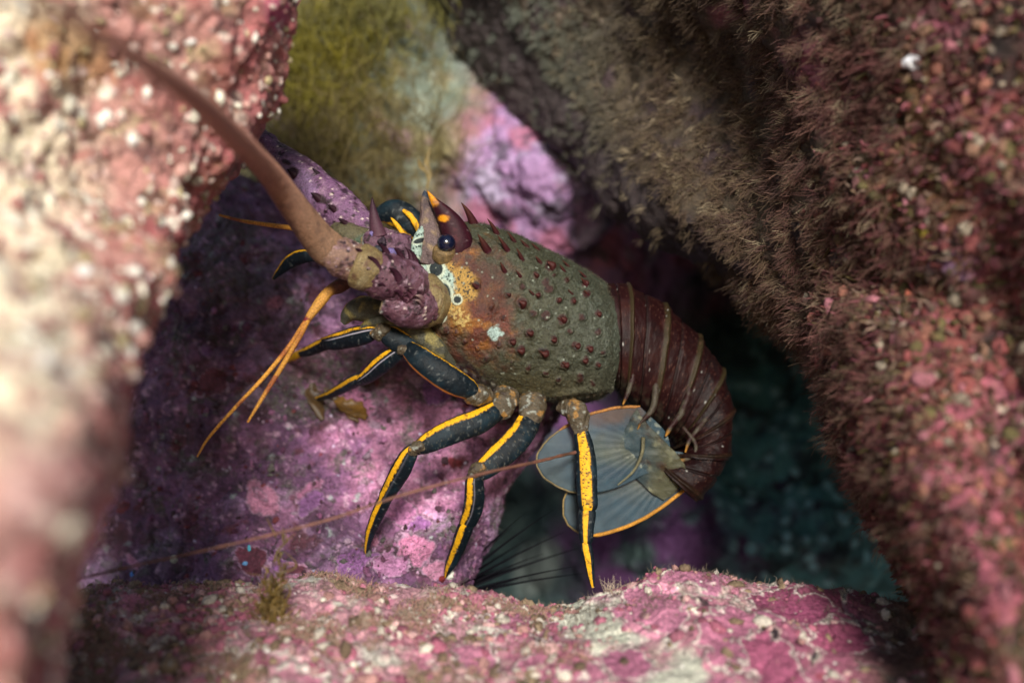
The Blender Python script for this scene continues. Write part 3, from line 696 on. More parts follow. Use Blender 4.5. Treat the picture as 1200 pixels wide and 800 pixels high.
def car_col(p, V, TH):
    x, y = PX(p); k = len(p)
    c = np.tile(np.array((0.072, 0.068, 0.040)), (k, 1)) * (1 + .45 * fbm(p, .012, 4, .6, seed=619))[:, None]
    c = mixc(c, (0.13, 0.14, 0.11), sstep(.0, .5, fbm(p, .0022, 3, .7, seed=620)) * .75)
    c = mixc(c, (0.045, 0.045, 0.032), sstep(.0, .5, fbm(p, .0016, 3, .7, seed=621)) * .6)
    c = mixc(c, (0.16, 0.11, 0.045), sstep(420, 460, y + 8 * fbm(p, .01, 2, seed=622)) * .45)
    c = mixc(c, (0.09, 0.105, 0.09), sstep(620, 720, x) * .5)
    ru = ellmask(p, 553, 355, 44, 64, -12, soft=.55, wob=.6, seed=623, ws=.008)
    rc = mixc(np.tile(np.array((0.17, 0.035, 0.022)), (k, 1)), (0.36, 0.12, 0.02), sstep(.0, .4, fbm(p, .009, 3, seed=624)))
    rc = mixc(rc, (0.42, 0.17, 0.03), ellmask(p, 535, 365, 16, 22, seed=625, ws=.006) * .8)
    rc = mixc(rc, (0.09, 0.022, 0.018), sstep(.0, .5, fbm(p, .005, 4, .65, seed=639) + ellmask(p, 572, 330, 26, 34, seed=642, ws=.01) * .7) * .8)
    c = mixc(c, rc, ru * .92 * sstep(-1.1, -.3, fbm(p, .0022, 3, .7, seed=641)))
    yl = ellmask(p, 528, 338, 30, 26, -30, soft=.2, seed=626, ws=.006)
    g1, g2, rr = worley(p, .0017, 627)
    yc = mixc(np.tile(np.array((0.55, 0.30, 0.07)), (k, 1)), (0.02, 0.02, 0.02), sstep(.42, .28, g1))
    c = mixc(c, yc, yl)
    yl2 = ellmask(p, 540, 372, 9, 16, -30, soft=.3, seed=628, ws=.004)
    c = mixc(c, (0.62, 0.40, 0.14), yl2 * (fbm(p, .0022, 2, seed=629) > 0))
    wh = np.maximum(ellmask(p, 508, 322, 30, 16, 35, soft=.15, wob=.2, seed=630, ws=.004), ellmask(p, 492, 285, 14, 22, 25, soft=.15, wob=.2, seed=631, ws=.004))
    ring = np.zeros(k); hole = np.zeros(k)
    for (a, b, rx, ry, rot) in dots:
        an = math.radians(rot); dx = (x - a) * math.cos(an) + (y - b) * math.sin(an); dy = -(x - a) * math.sin(an) + (y - b) * math.cos(an)
        r = np.sqrt((dx / rx) ** 2 + (dy / ry) ** 2)
        ring = np.maximum(ring, 1 - sstep(1.25, 1.55, r)); hole = np.maximum(hole, 1 - sstep(.9, 1.05, r))
    g1, g2, rr = worley(p, .0019, 632)
    wc = mixc(np.tile(np.array((0.50, 0.62, 0.58)), (k, 1)), (0.02, 0.04, 0.04), sstep(.42, .28, g1) * (rr > .12))
    c = mixc(c, wc, wh); c = mixc(c, (0.70, 0.74, 0.62), ring * .9); c = mixc(c, (0.012, 0.022, 0.028), hole)
    m = spotm(p, .85); c = mixc(c, mixc(np.tile(np.array((0.050, 0.009, 0.008)), (k, 1)), (.02, .01, .012), sstep(0, .4, fbm(p, .003, 3, seed=637))), m * sstep(-.9, -.2, fbm(p, .0025, 3, seed=638)) * .95)
    # white scar and small pale specks
    c = mixc(c, (0.50, 0.62, 0.62), ellmask(p, 581, 390, 8, 9, 30, soft=.15, wob=.6, seed=633, ws=.004))
    c = mixc(c, (0.30, 0.10, 0.02), ellmask(p, 568, 405, 7, 4, seed=634, ws=.004) * .9)
    g1, g2, rr = worley(p, .0030, 635)
    c = mixc(c, (0.42, 0.44, 0.38), (rr > .88) * sstep(.3, .18, g1) * .8)
    rim = np.exp(-((TH - math.pi + .42) / .045) ** 2) * (x > 515)
    c = mixc(c, (0.05, 0.045, 0.03), sstep(math.pi - .38, math.pi - .30, TH) * (TH < 4) * .8)
    c = c * np.array([.58, .635, .60])
    c = mixc(c, (0.46, 0.47, 0.38), rim * sstep(-.1, .4, np.sin(V * 260)))
    return c
car_st = [(490, 292, 486, 350, -14, 16), (497, 284, 490, 374, -12, 36), (516, 274, 506, 404, -6, 55), (545, 262, 530, 432, 2, 70), (580, 267, 570, 453, 12, 82), (620, 283, 620, 466, 24, 90), (660, 303, 664, 471, 38, 92),
          (693, 322, 700, 466, 50, 86), (710, 337, 720, 446, 58, 76), (714, 343, 722, 440, 60, 70), (705, 350, 712, 434, 60, 60)]
carapace = loft('carapace', car_st, 420, 520, M_shell, LB, car_col, car_disp, power=.92)
# lookup for placing things on the shell
me = carapace.data; cv = np.empty(len(me.vertices) * 3, np.float32); me.vertices.foreach_get('co', cv); cv = cv.reshape(-1, 3) + np.array(LOC)
cn = np.empty(len(me.vertices) * 3, np.float32); me.vertices.foreach_get('normal', cn); cn = cn.reshape(-1, 3)
if (cn[:, 1] * (cv[:, 1] - cv[:, 1].mean())).sum() < 0: cn = -cn
cpx, cpy = PX(cv); front = cn[:, 1] < .25
def on_shell(x, y):
    i = np.argmin((cpx - x) ** 2 + (cpy - y) ** 2 + 1e6 * (~front)); return cv[i], cn[i]
def cone(name, base, tip, r, c0, c1, parent, curve=.15, mat=M_gloss, n=14, m=14, nrm=None):
    base = np.array(base); tip = np.array(tip); ax = tip - base; L = np.linalg.norm(ax)
    up = np.array([0, 0, 1.]) if nrm is None else nrm
    side = np.cross(ax, up); side /= np.linalg.norm(side) + 1e-9; bn = np.cross(side, ax) / L
    t = np.linspace(0, 1, n)
    cl = base + ax * t[:, None] + bn * (curve * L * np.sin(t * math.pi))[:, None]
    rad = r * (1 - t) ** .8 + r * .03
    th = np.linspace(0, 2 * math.pi, m, endpoint=False)
    P = cl[:, None] + (side * np.cos(th)[:, None] + bn * np.sin(th)[:, None])[None] * rad[:, None, None]
    V = np.repeat(t, m); TH = np.tile(th, n); c0 = np.array(c0); c1 = np.array(c1)
    return finish(name, P, V, TH, mat, parent, lambda p, V, TH: c0[None] * (1 - V[:, None] ** 1.5) + c1[None] * V[:, None] ** 1.5, None, True, None)
DK = (0.035, 0.006, 0.010)
spn = [(556, 262, 541, 239, 7), (583, 274, 571, 257, 4.5), (603, 283, 594, 272, 3.5), (619, 290, 609, 281, 3.5), (632, 293, 622, 285, 3), (650, 303, 640, 295, 3), (668, 313, 658, 305, 2.5), (686, 324, 677, 317, 2.5),
       (572, 294, 560, 275, 6.5), (595, 293, 583, 277, 4.5), (613, 305, 605, 291, 4), (592, 318, 586, 307, 4), (610, 324, 604, 316, 3), (634, 308, 627, 300, 3.5), (662, 318, 655, 310, 3), (645, 326, 638, 317, 3), (688, 335, 680, 325, 3.5),
       (559, 336, 552, 331, 4), (690, 345, 684, 340, 3), (512, 375, 505, 370, 5), (500, 380, 494, 374, 3.5), (664, 428, 658, 424, 3), (638, 415, 632, 411, 3), (659, 376, 653, 372, 3), (626, 345, 619, 339, 2.5), (672, 345, 665, 339, 2.5)]
for bx_, by_, tx, ty, r in spn:
    p0, n0 = on_shell(bx_, by_)
    L = math.hypot(tx - bx_, ty - by_) * U
    dz = p0[1]; tip = np.array([(tx - 600) * .00075 * dz, dz, (400 - ty) * .00075 * dz]) + np.array([0, -1, 0]) * L * .55
    cone('spine', p0 - n0 * .001, tip, r * U * .8, DK, (0.06, 0.022, 0.012), carapace, nrm=n0, curve=.04)
for a_, b_, r_ in spots:
    if r_ >= 4 and a_ > 575 and RNG.random() < .55:
        q_ = r_ * RNG.uniform(.55, .9); p0, n0 = on_shell(a_ + .3 * r_, b_ + .2 * r_); L = r_ * U * RNG.uniform(.7, 1.1)
        tip = p0 + n0 * L * .55 + np.array([-.85, -.1, .35]) * L
        cone('spine', p0 - n0 * .0008, tip, q_ * U, (0.030, 0.006, 0.006), (0.06, 0.015, 0.012), carapace, nrm=n0, curve=.3, n=9, m=14)
# fine fuzz on the shell
def wc_(i): return i
inside = front & (cpx > 560) & (cpx < 718)
ru = ellmask(cv, 553, 355, 46, 66, -12, soft=.3, seed=623, ws=.008); sp_ = spotm(cv, 1.0)
w = inside * (1 - ru) * (1 - sp_) * sstep(-.6, .2, fbm(cv, .006, 3, seed=640)); w = w / w.sum()
i = RNG.choice(len(cv), 16000, p=w); k = len(i)
colr = mixc(np.tile(np.array((0.14, 0.145, 0.10)), (k, 1)), (0.03, 0.03, 0.02), RNG.random(k) ** .6)
fz = strands('shell_fuzz', cv[i] + RNG.normal(size=(k, 3)) * .0003, cn[i] * .6 + RNG.normal(size=(k, 3)) * .6 + np.array([.3, 0, 0]), RNG.uniform(.0009, .0022, k), RNG.uniform(.00007, .00014, k), colr, M_turf, seg=2, parent=carapace)
tag(fz, kind='stuff')

# horns over the eyes ----------------------------------------------------
def horn_col(p, V, TH):
    x, y = PX(p); k = len(p)
    c = np.tile(np.array((0.024, 0.004, 0.009)), (k, 1))
    c = mixc(c, (0.065, 0.012, 0.018), sstep(.1, .6, fbm(p, .008, 3, seed=650)) * .6)
    c = mixc(c, (0.62, 0.25, 0.01), ellmask(p, 506, 233, 5, 10, -25, wob=.3, seed=651, ws=.003))
    c = mixc(c, (0.14, 0.09, 0.10), sstep(.25, .5, fbm(p, .004, 4, .6, seed=655)) * .5); c = mixc(c, (0.62, 0.25, 0.01), ellmask(p, 519, 256, 6, 4, 0, wob=.3, seed=652, ws=.003))
    c = mixc(c, (0.60, 0.30, 0.02), ellmask(p, 536, 318, 5, 10, 0, wob=.3, seed=653, ws=.003))
    g1, g2, rr = worley(p, .002, 654)
    c = mixc(c, (0.5, 0.3, 0.15), (rr > .8) * sstep(.3, .15, g1) * sstep(300, 315, y))
    return c
horn_st = [(522, 322, 556, 305, -40, 14), (521, 300, 556, 288, -44, 17), (518, 280, 551, 272, -48, 15), (513, 260, 541, 256, -52, 11), (507, 244, 527, 243, -56, 7), (502, 230, 511, 232, -60, 3), (500, 222, 501, 223, -62, .6)]
horn_st = [(a, b, c, d, z, r) for a, b, c, d, z, r in horn_st]
loft('horn', horn_st, 90, 48, M_gloss, LB, horn_col)
def horn2_col(p, V, TH):
    x, y = PX(p); c = np.tile(np.array((0.11, 0.075, 0.075)), (len(p), 1))
    c = mixc(c, (0.20, 0.14, 0.08), sstep(0, .5, fbm(p, .006, 4, seed=660))); c = mixc(c, (.04, .025, .03), sstep(.1, .4, fbm(p * np.array([1, 1, .35]), .003, 3, seed=663)) * .8)
    c = mixc(c, (0.02, 0.03, 0.05), sstep(.78, .9, V)); return c
loft('horn', [(486, 306, 522, 316, -44, 12), (488, 285, 524, 300, -46, 14), (491, 262, 518, 275, -44, 11), (493, 246, 512, 255, -42, 8), (495, 232, 504, 238, -40, 4), (498, 224, 501, 226, -38, 1)], 70, 40, M_shell, LB, horn2_col,
     disp=lambda p, V, TH: .0016 * fbm(p * np.array([1, 1, .35]), .005, 3, seed=661), label='brown ridged far horn beside the eye')
def sph(name, x, y, z, r, mat, parent, colour, sq=1.0):
    c = W(x, y, z); n, m = 28, 40
    ph = np.linspace(.02, math.pi - .02, n); th = np.linspace(0, 2 * math.pi, m, endpoint=False)
    P = c + np.stack([np.sin(ph)[:, None] * np.cos(th)[None], np.sin(ph)[:, None] * np.sin(th)[None] * sq, np.broadcast_to(np.cos(ph)[:, None], (n, m))], -1) * r * U
    return finish(name, P, np.repeat(ph, m), np.tile(th, n), mat, parent, colour, None, True, None)
limb('face_plate', [(488, 306, -54, 4), (488, 297, -57, 6), (489, 286, -57, 6.5), (492, 275, -54, 5), (495, 266, -50, 2)], 90, 60, M_shell, LB, car_col, disp=lambda p, V, TH: .0005 * fbm(p, .004, 3, seed=664))
ey = sph('eye', 523, 285, -64, 10.5, M_eye, LB, flatcol((0, 0, 0)))
limb('eye_stalk', [(516, 306, -46, 9), (519, 300, -52, 13.5), (522, 292, -56, 13), (523, 287, -59, 10)], 24, 32, M_shell, ey, flatcol((0.13, 0.085, 0.035), .9, .003), disp=lambda p, V, TH: .0005 * fbm(p, .003, 3, seed=662))

# near antenna ----------------------------------------------------------
def ped_col(seed, base=(0.105, 0.045, 0.065)):
    def f(p, V, TH):
        k = len(p); c = np.tile(np.array(base), (k, 1))
        c = mixc(c, (0.25, 0.15, 0.22), sstep(0, .5, fbm(p, .006, 4, seed=seed)) * .7)
        c = mixc(c, (0.05, 0.015, 0.03), sstep(0, .5, fbm(p, .008, 4, seed=seed + 1)) * .7)
        c = mixc(c, (0.34, 0.28, 0.14), sstep(.87, .93, V) * (fbm(p, .006, 3, seed=seed + 5) > -.35)); c = mixc(c, (0.55, 0.62, 0.60), sstep(.03, .0, np.abs(V - .87)) * sstep(-.1, .4, fbm(p, .012, 2, seed=seed + 6)))
        g1, g2, rr = worley(p, .0028, seed + 2); c = mixc(c, (0.6, 0.5, 0.45), (rr > .85) * sstep(.35, .2, g1))
        c = mixc(c, (0.02, 0.008, 0.012), (rr < .15) * sstep(.5, .35, g1))
        c = mixc(c, (0.015, 0.006, 0.01), sstep(.12, .38, fbm(p, .006, 4, .6, seed=seed + 4)) * .85); c = mixc(c, (.40, .28, .34), sstep(.35, .55, fbm(p, .0035, 3, seed=seed + 7)) * .7)  # dark of the pits painted in, then pale lilac flecks
        return c
    return f
def ped_disp(seed):
    return lambda p, V, TH: .0009 * fbm(p, .010, 5, .65, seed=seed) - .0006 * sstep(.12, .38, fbm(p, .006, 4, .6, seed=seed + 3)) + .0014 * np.exp(-((V - .90) / .05) ** 2) + .0004 * fbm(p, .0025, 3, .7, seed=seed + 9)
ant = limb('antenna', [(392, 297, -128, 17), (384, 291, -134, 19), (370, 276, -150, 17), (340, 236, -200, 14), (318, 206, -255, 12), (290, 175, -345, 10), (262, 148, -440, 9.5), (228, 116, -560, 8.0), (185, 84, -680, 6.6), (130, 50, -790, 5.4), (70, 15, -870, 4.6), (0, -25, -930, 3.8), (-90, -70, -980, 3)],
           1500, 36, M_shell, LB, lambda p, V, TH: mixc(mixc(np.tile(np.array((0.22, 0.125, 0.075)), (len(p), 1)), (0.11, 0.06, 0.04), sstep(0, .5, fbm(p, .01, 4, seed=670))), (0.46, 0.22, 0.17), sstep(.15, .5, V) * .85),
           disp=lambda p, V, TH: .00020 * fbm(p, .003, 4, .6, seed=671) + .00016 * np.sin(V * 1500), label='thick brown near antenna reaching towards the camera')
# rings of the joint (fixed to the antenna)
def ring_col(seed):
    return lambda p, V, TH: mixc(mixc(np.tile(np.array((0.17, 0.125, 0.055)), (len(p), 1)), (0.10, 0.05, 0.03), sstep(0, .5, fbm(p, .006, 4, .6, seed=seed))), (0.33, 0.29, 0.17), sstep(.1, .5, fbm(np.stack([V * 1.0, p[:, 0] * 12, p[:, 2] * 12], 1), .16, 3, seed=seed + 1)) * .6) * (1 - .5 * sstep(.25, .0, V))[:, None]
limb('antenna_joint', [(508, 358, -50, 20), (504, 356, -58, 28), (496, 353, -66, 31), (489, 351, -72, 29), (486, 350, -74, 22)], 40, 90, M_shell, ant, ring_col(672), disp=lambda p, V, TH: .0012 * fbm(p, .007, 4, seed=673))
limb('antenna_joint', [(502, 357, -66, 20), (494, 358, -74, 25), (478, 357, -86, 25), (460, 351, -96, 21), (450, 347, -98, 14)], 90, 110, M_shell, ant, ped_col(674), disp=ped_disp(675))
limb('antenna_joint', [(488, 334, -82, 20), (476, 331, -94, 25), (458, 326, -106, 26), (442, 321, -116, 25), (434, 318, -118, 19)], 90, 110, M_shell, ant, ped_col(676), disp=ped_disp(677))
limb('antenna_joint', [(440, 320, -112, 18), (433, 317, -118, 24), (425, 313, -124, 25), (418, 310, -127, 23), (413, 308, -128, 17)], 50, 90, M_shell, ant, ring_col(684), disp=lambda p, V, TH: .0010 * fbm(p, .005, 4, seed=685))
limb('antenna_joint', [(424, 313, -118, 17), (414, 308, -124, 21), (402, 302, -130, 21), (392, 297, -134, 19), (388, 294, -134, 14)], 50, 90, M_shell, ant, ped_col(678, (0.20, 0.12, 0.09)), disp=ped_disp(679))
for a in ((487, 314, -92, 480, 292, -104, 6), (472, 310, -104, 461, 290, -118, 6), (455, 304, -112, 444, 286, -126, 6), (443, 316, -136, 430, 300, -152, 6), (467, 328, -128, 455, 314, -146, 6), (456, 340, -126, 442, 333, -142, 5), (490, 346, -104, 480, 334, -118, 5), (474, 350, -112, 462, 342, -126, 5), (425, 300, -138, 416, 291, -148, 4), (470, 345, -122, 460, 342, -134, 3.5), (482, 305, -98, 474, 289, -104, 4)):
    cone('spine', W(*a[:3]), W(*a[3:6]), a[6] * U * .85, (0.035, 0.010, 0.02), (0.02, .006, .012), ant)
for q in range(64):
    x0 = RNG.uniform(432, 500); t_ = (500 - x0) / 68; up = RNG.random()
    y0 = (350 - 34 * t_) + (up - .5) * 44; z0 = -108 - 34 * t_ + 20 * (2 * up - 1) ** 2
    L = RNG.uniform(5, 14)
    cone('spine', W(x0, y0, z0), W(x0 - L, y0 - L * .55, z0 - 10), RNG.uniform(1.8, 3.9) * U, (0.07, 0.025, 0.04), (0.30, .22, .2) if q % 3 == 0 else (.015, .006, .01), ant, n=7, m=9)
# plate between the antennae with tall spine and purple knobs
loft('antennal_plate', [(482, 276, 484, 330, -40, 22), (464, 270, 466, 322, -52, 28), (448, 268, 448, 310, -62, 26), (434, 268, 432, 300, -66, 20), (424, 274, 424, 292, -66, 10)], 60, 70, M_shell, LB, ped_col(680, (0.13, 0.065, 0.10)), disp=lambda p, V, TH: .002 * fbm(p, .008, 4, seed=681))
pl = cone('horn', W(444, 276, -80), W(436, 231, -88), 9 * U, (0.075, 0.033, 0.05), (0.02, .007, .014), LB, curve=-.05); pl['label'] = 'tall purple spike between the two antennae'
for (x, y, z, r, c) in ((460, 297, -88, 6, (0.12, 0.09, 0.24)), (437, 274, -86, 3, (0.14, 0.11, 0.28)), (448, 283, -90, 5, (.02, .01, .02)), (444, 291, -94, 4, (.02, .02, .03)), (470, 291, -86, 5, (.15, .08, .12))):
    limb('knob', [(x - r, y - 2, z, r * .3), (x - r * .6, y - 1, z, r * .75), (x, y, z, r), (x + r * .6, y + 1, z, r * .7), (x + r, y + 2, z, r * .25)], 18, 24, M_shell, LB, flatcol(c, .4, .003), disp=lambda p, V, TH: .0024 * fbm(p, .0055, 4, .6, seed=682))
limb('antenna_joint', [(444, 284, -50, 9), (432, 283, -58, 14), (416, 279, -60, 15), (402, 272, -54, 13), (394, 266, -46, 8)], 70, 70, M_shell, ant, lambda p, V, TH: mixc(mixc(np.tile(np.array((0.085, 0.075, 0.04)), (len(p), 1)), (0.04, 0.065, 0.04), ellmask(p, 428, 284, 14, 10, 0, seed=687, ws=.006)), (0.02, 0.015, 0.012), sstep(.1, .4, fbm(p, .006, 4, .6, seed=688)) * .8), disp=lambda p, V, TH: .0012 * fbm(p, .006, 5, .6, seed=689))
# far antenna ---------------------------------------------------------------
def far_col(p, V, TH):
    x, y = PX(p); c = ped_col(690, (0.15, 0.07, 0.15))(p, V * .8, TH)
    c = mixc(c, (0.30, 0.20, 0.38), ellmask(p, 345, 215, 20, 30, -35, seed=691, ws=.01) * .5)
    for (a, b, rx, ry) in ((376, 233, 7, 5), (391, 244, 5, 4), (345, 200, 6, 4), (335, 190, 6, 3)): c = mixc(c, (.02, .006, .01), ellmask(p, a, b, rx, ry, 25, wob=.2, seed=692, ws=.004))
    return c
far = limb('antenna', [(300, 152, 20, 12), (285, 130, 30, 9), (250, 90, 60, 8), (200, 40, 110, 7), (140, -10, 170, 6), (60, -70, 240, 5)], 140, 28, M_shell, LB, flatcol((0.10, 0.06, 0.05)), label='far antenna with a purple spiny base, rising to the upper left')
limb('antenna_joint', [(438, 276, -44, 13), (425, 267, -42, 19), (405, 252, -38, 23.5), (388, 238, -32, 25), (373, 225, -27, 23), (366, 219, -25, 17)], 90, 90, M_shell, far, far_col, disp=ped_disp(693))
limb('antenna_joint', [(378, 228, -26, 17), (367, 218, -22, 22), (351, 205, -14, 22.5), (334, 191, -4, 19), (320, 177, 4, 14), (303, 158, 12, 9)], 90, 90, M_shell, far, far_col, disp=ped_disp(694))
for a in ((331, 184, 0, 315, 163, -4, 6), (349, 199, -14, 341, 184, -18, 5), (362, 212, -22, 352, 194, -28, 5.5), (381, 217, -32, 366, 197, -40, 6.5), (401, 228, -38, 391, 212, -44, 4.5), (416, 243, -42, 408, 231, -48, 3.8), (374, 233, -52, 364, 226, -60, 5),
          (392, 246, -58, 384, 240, -66, 4), (346, 206, -36, 336, 198, -42, 5), (430, 254, -46, 423, 243, -52, 3.5), (405, 262, -62, 396, 256, -70, 3.5), (330, 196, -22, 320, 190, -26, 4)):
    cone('spine', W(*a[:3]), W(*a[3:6]), a[6] * U, (0.025, 0.008, 0.014), (0.012, .005, .010), far, curve=.05)

# antennules ---------------------------------------------------------------
YEL = (0.60, 0.27, 0.015)
def anl_col(p, V, TH):
    c = np.tile(np.array((0.58, 0.27, 0.035)), (len(p), 1)); c = mixc(c, (0.28, 0.07, 0.02), (np.sin(V * 260) > .75) * .35)
    c = mixc(c, (0.20, 0.02, 0.02), sstep(.25, .5, fbm(p, .02, 2, seed=700)) * .7); return c
an = limb('antennule', [(406, 330, -60, 8), (396, 336, -66, 8), (386, 341, -72, 6), (378, 350, -76, 6.2), (366, 366, -82, 5), (357, 379, -86, 3.2)], 60, 24, M_shell, LB, lambda p, V, TH: mixc(mixc(np.tile(np.array((.45, .22, .04)), (len(p), 1)), (.10, .03, .02), sstep(.45, .3, V)), (.14, .01, .015), sstep(.88, .93, V)), label='forked yellow antennule hanging over the purple rock')
limb('branch', [(358, 377, -86, 3.2), (340, 404, -92, 2.7), (310, 441, -100, 2.4), (275, 478, -108, 2.0), (245, 512, -114, 1.6), (231, 535, -118, .9)], 150, 14, M_shell, an, anl_col)
limb('branch', [(362, 372, -84, 3.4), (350, 396, -92, 3), (330, 430, -102, 2.8), (310, 462, -112, 2.4), (290, 495, -120, 1.2)], 120, 14, M_shell, an, lambda p, V, TH: anl_col(p, V, TH) * .85)
limb('antennule', [(362, 276, -30, 3), (345, 268, -24, 3.1), (318, 264, -10, 2.7), (285, 259, 4, 2.2), (257, 252, 16, 1.3)], 90, 14, M_shell, LB, anl_col, label='short yellow antennule left of the thick antenna')

# legs ---------------------------------------------------------------------
def leg_col(seed, lo=.42, hi=.86, speck=0.0, under=False, white=False, dotted=False, dim=1.0):
    def f(p, V, TH):
        k = len(p); s = np.cos(TH); fr = np.sin(TH) > -.2
        c = np.tile(np.array((0.004, 0.008, 0.012)), (k, 1))
        c = mixc(c, (0.007, 0.020, 0.030), sstep(-.1, .5, fbm(p, .012, 3, seed=seed)) * .8)
        g1, g2, rr = worley(p, .0014, seed + 1)
        if speck > 0: c = mixc(c, (0.20, 0.17, 0.10), (rr > .45) * sstep(.33, .2, g1) * sstep(0, 1, speck) * .35)
        lo_ = lo + (.13 if lo > 0 else (.10 if lo > -.6 else 0))
        jag = .10 * fbm(p, .0018, 3, .7, seed=seed + 2) + .08 * fbm(p, .012, 2, seed=seed + 8)
        y = sstep(lo_ - .05, lo_ + .03, s + jag) * (1 - sstep(hi, hi + .05, s + jag * .4)) * fr
        c = mixc(c, (0.64, 0.33, 0.010), y * (1 - .6 * sstep(.1, .5, fbm(p, .004, 4, .6, seed=seed + 3))))
        c = mixc(c, (0.09, 0.10, 0.10), (1 - y) * sstep(.25, .5, fbm(p, .003, 4, .65, seed=seed + 4)) * .7)
        if dotted: c = mixc(c, (0.012, 0.012, 0.015), sstep(.42, .28, g1) * (rr > .3) * y)
        if white: c = mixc(c, (0.45, 0.42, 0.5), np.exp(-((s - lo + .16) / .035) ** 2) * fr * sstep(.05, .2, V) * sstep(.9, .7, V) * .9)
        if under: c = mixc(c, (0.40, 0.14, 0.02), sstep(-.84, -.93, s) * fr)
        c = mixc(c, (0.30, 0.20, 0.10), sstep(.025, 0, V) * .8 + sstep(.975, 1, V) * .7)
        return c * dim
    return f
def joint_col(seed):
    return lambda p, V, TH: mixc(mixc(mixc(np.tile(np.array((0.065, 0.05, 0.03)), (len(p), 1)), (0.30, 0.33, 0.30), sstep(.2, .5, fbm(p, .004, 3, seed=seed)) * .7), (0.26, 0.13, 0.025), sstep(.2, .45, fbm(p, .006, 3, seed=seed + 1)) * .8), (.03, .02, .02), sstep(.2, .5, fbm(p, .005, 3, seed=seed + 2)) * .7)
def leg(label, segs, seed, side=1, tip=True):
    """segs: (kind, pts, kwargs). first segment is the part itself, the rest its sub-parts"""
    root = None
    if tip:
        cx0 = segs[1][1][0] if segs[1][0] == 'joint' else segs[0][1][0]; tp = segs[-1][1][-1]
        if label.startswith('hind'): tz = tp[2]
        else: tz = ray(MQ, tp[0], tp[1]) + 1
        full = math.hypot(tp[0] - cx0[0], tp[1] - cx0[1])
        pw = 3.2 if 'front leg' in label else 1.4
        if 'reaching' in label: cx0 = segs[0][1][0]; full = math.hypot(tp[0] - cx0[0], tp[1] - cx0[1])
        mv = lambda a_, b_, c_, d_: (a_, b_, c_ + (tz - tp[2]) * min(1.0, math.hypot(a_ - cx0[0], b_ - cx0[1]) / full) ** pw, d_)
        segs = [(kd, [mv(*p_) for p_ in pp_], kw_) for kd, pp_, kw_ in segs]
        print('leg tip', label[:20], tp[2], '->', round(tz, 1))
    for q, (kind, pts, kw) in enumerate(segs):
        n = max(30, int(14 * len(pts))); pts = [(a_, b_, c_, d_ * (.84 if kind != 'joint' else (.84 if max(u_[3] for u_ in pts) > 12 else .74))) for a_, b_, c_, d_ in pts]
        if kind == 'joint': f = joint_col(seed + q * 5); dsp = (lambda s_: (lambda p, V, TH: .0016 * fbm(p, .006, 3, seed=s_)))(seed + q)
        else: f = leg_col(seed + q * 5, **kw); dsp = (lambda s_: (lambda p, V, TH: .0003 * fbm(p, .004, 3, seed=s_)))(seed + q)
        nm = 'leg' if q == 0 else ('leg_joint' if kind == 'joint' else 'leg_segment')
        o = limb(nm, pts, n * 2, 56, M_shell if kind == 'joint' else M_gloss, LB if q == 0 else root, f, dsp, flat=.62 if kind != 'joint' else .85, side=side)
        if q == 0: root = o; o['label'] = label
    return root
S = -1
leg('dark blue front leg folded at the knee, its lower edge orange', [
    ('seg', [(556, 462, -62, 8), (549, 456, -66, 14), (530, 446, -76, 18), (510, 433, -84, 18), (492, 420, -90, 16), (478, 408, -94, 11), (472, 404, -95, 6)], dict(lo=.78, hi=.93, under=True)),
    ('joint', [(574, 462, -44, 10), (564, 463, -50, 15), (553, 461, -58, 14), (546, 458, -60, 8)], {}),
    ('joint', [(480, 410, -95, 6), (474, 409, -98, 9), (468, 412, -100, 8), (462, 414, -98, 4)], {}),
    ('seg', [(475, 408, -96, 6), (464, 414, -98, 11), (448, 426, -98, 13), (434, 438, -96, 11), (424, 445, -94, 8), (418, 448, -93, 5)], dict(lo=.4, hi=.85, white=True)),
    ('seg', [(430, 440, -94, 6), (416, 446, -93, 9), (400, 455, -90, 8), (384, 463, -86, 6), (370, 467, -82, 3)], dict(lo=.1, hi=.75)),
], 710, side=1)
leg('front leg reaching left under the head, yellow along its top', [
    ('seg', [(496, 420, -50, 8), (482, 408, -56, 15), (468, 400, -60, 16), (456, 392, -62, 14), (448, 386, -62, 9)], dict(lo=.72, hi=.9)),
    ('joint', [(458, 386, -66, 6), (450, 387, -68, 11), (442, 391, -66, 10), (436, 392, -64, 5)], {}),
    ('seg', [(446, 388, -60, 6), (434, 390, -58, 12), (418, 394, -54, 14), (402, 398, -48, 13), (388, 401, -44, 11), (378, 402, -42, 8)], dict(lo=.5, hi=.85, white=True)),
    ('seg', [(392, 399, -44, 7), (378, 404, -40, 9), (362, 411, -34, 8), (352, 414, -30, 5.5), (346, 417, -28, 4)], dict(lo=.3, hi=.85)),
    ('seg', [(356, 412, -32, 4), (348, 416, -28, 6), (341, 420, -25, 4.5), (336, 424, -22, 1.2)], dict(lo=-2, hi=3)),
], 740, side=1)
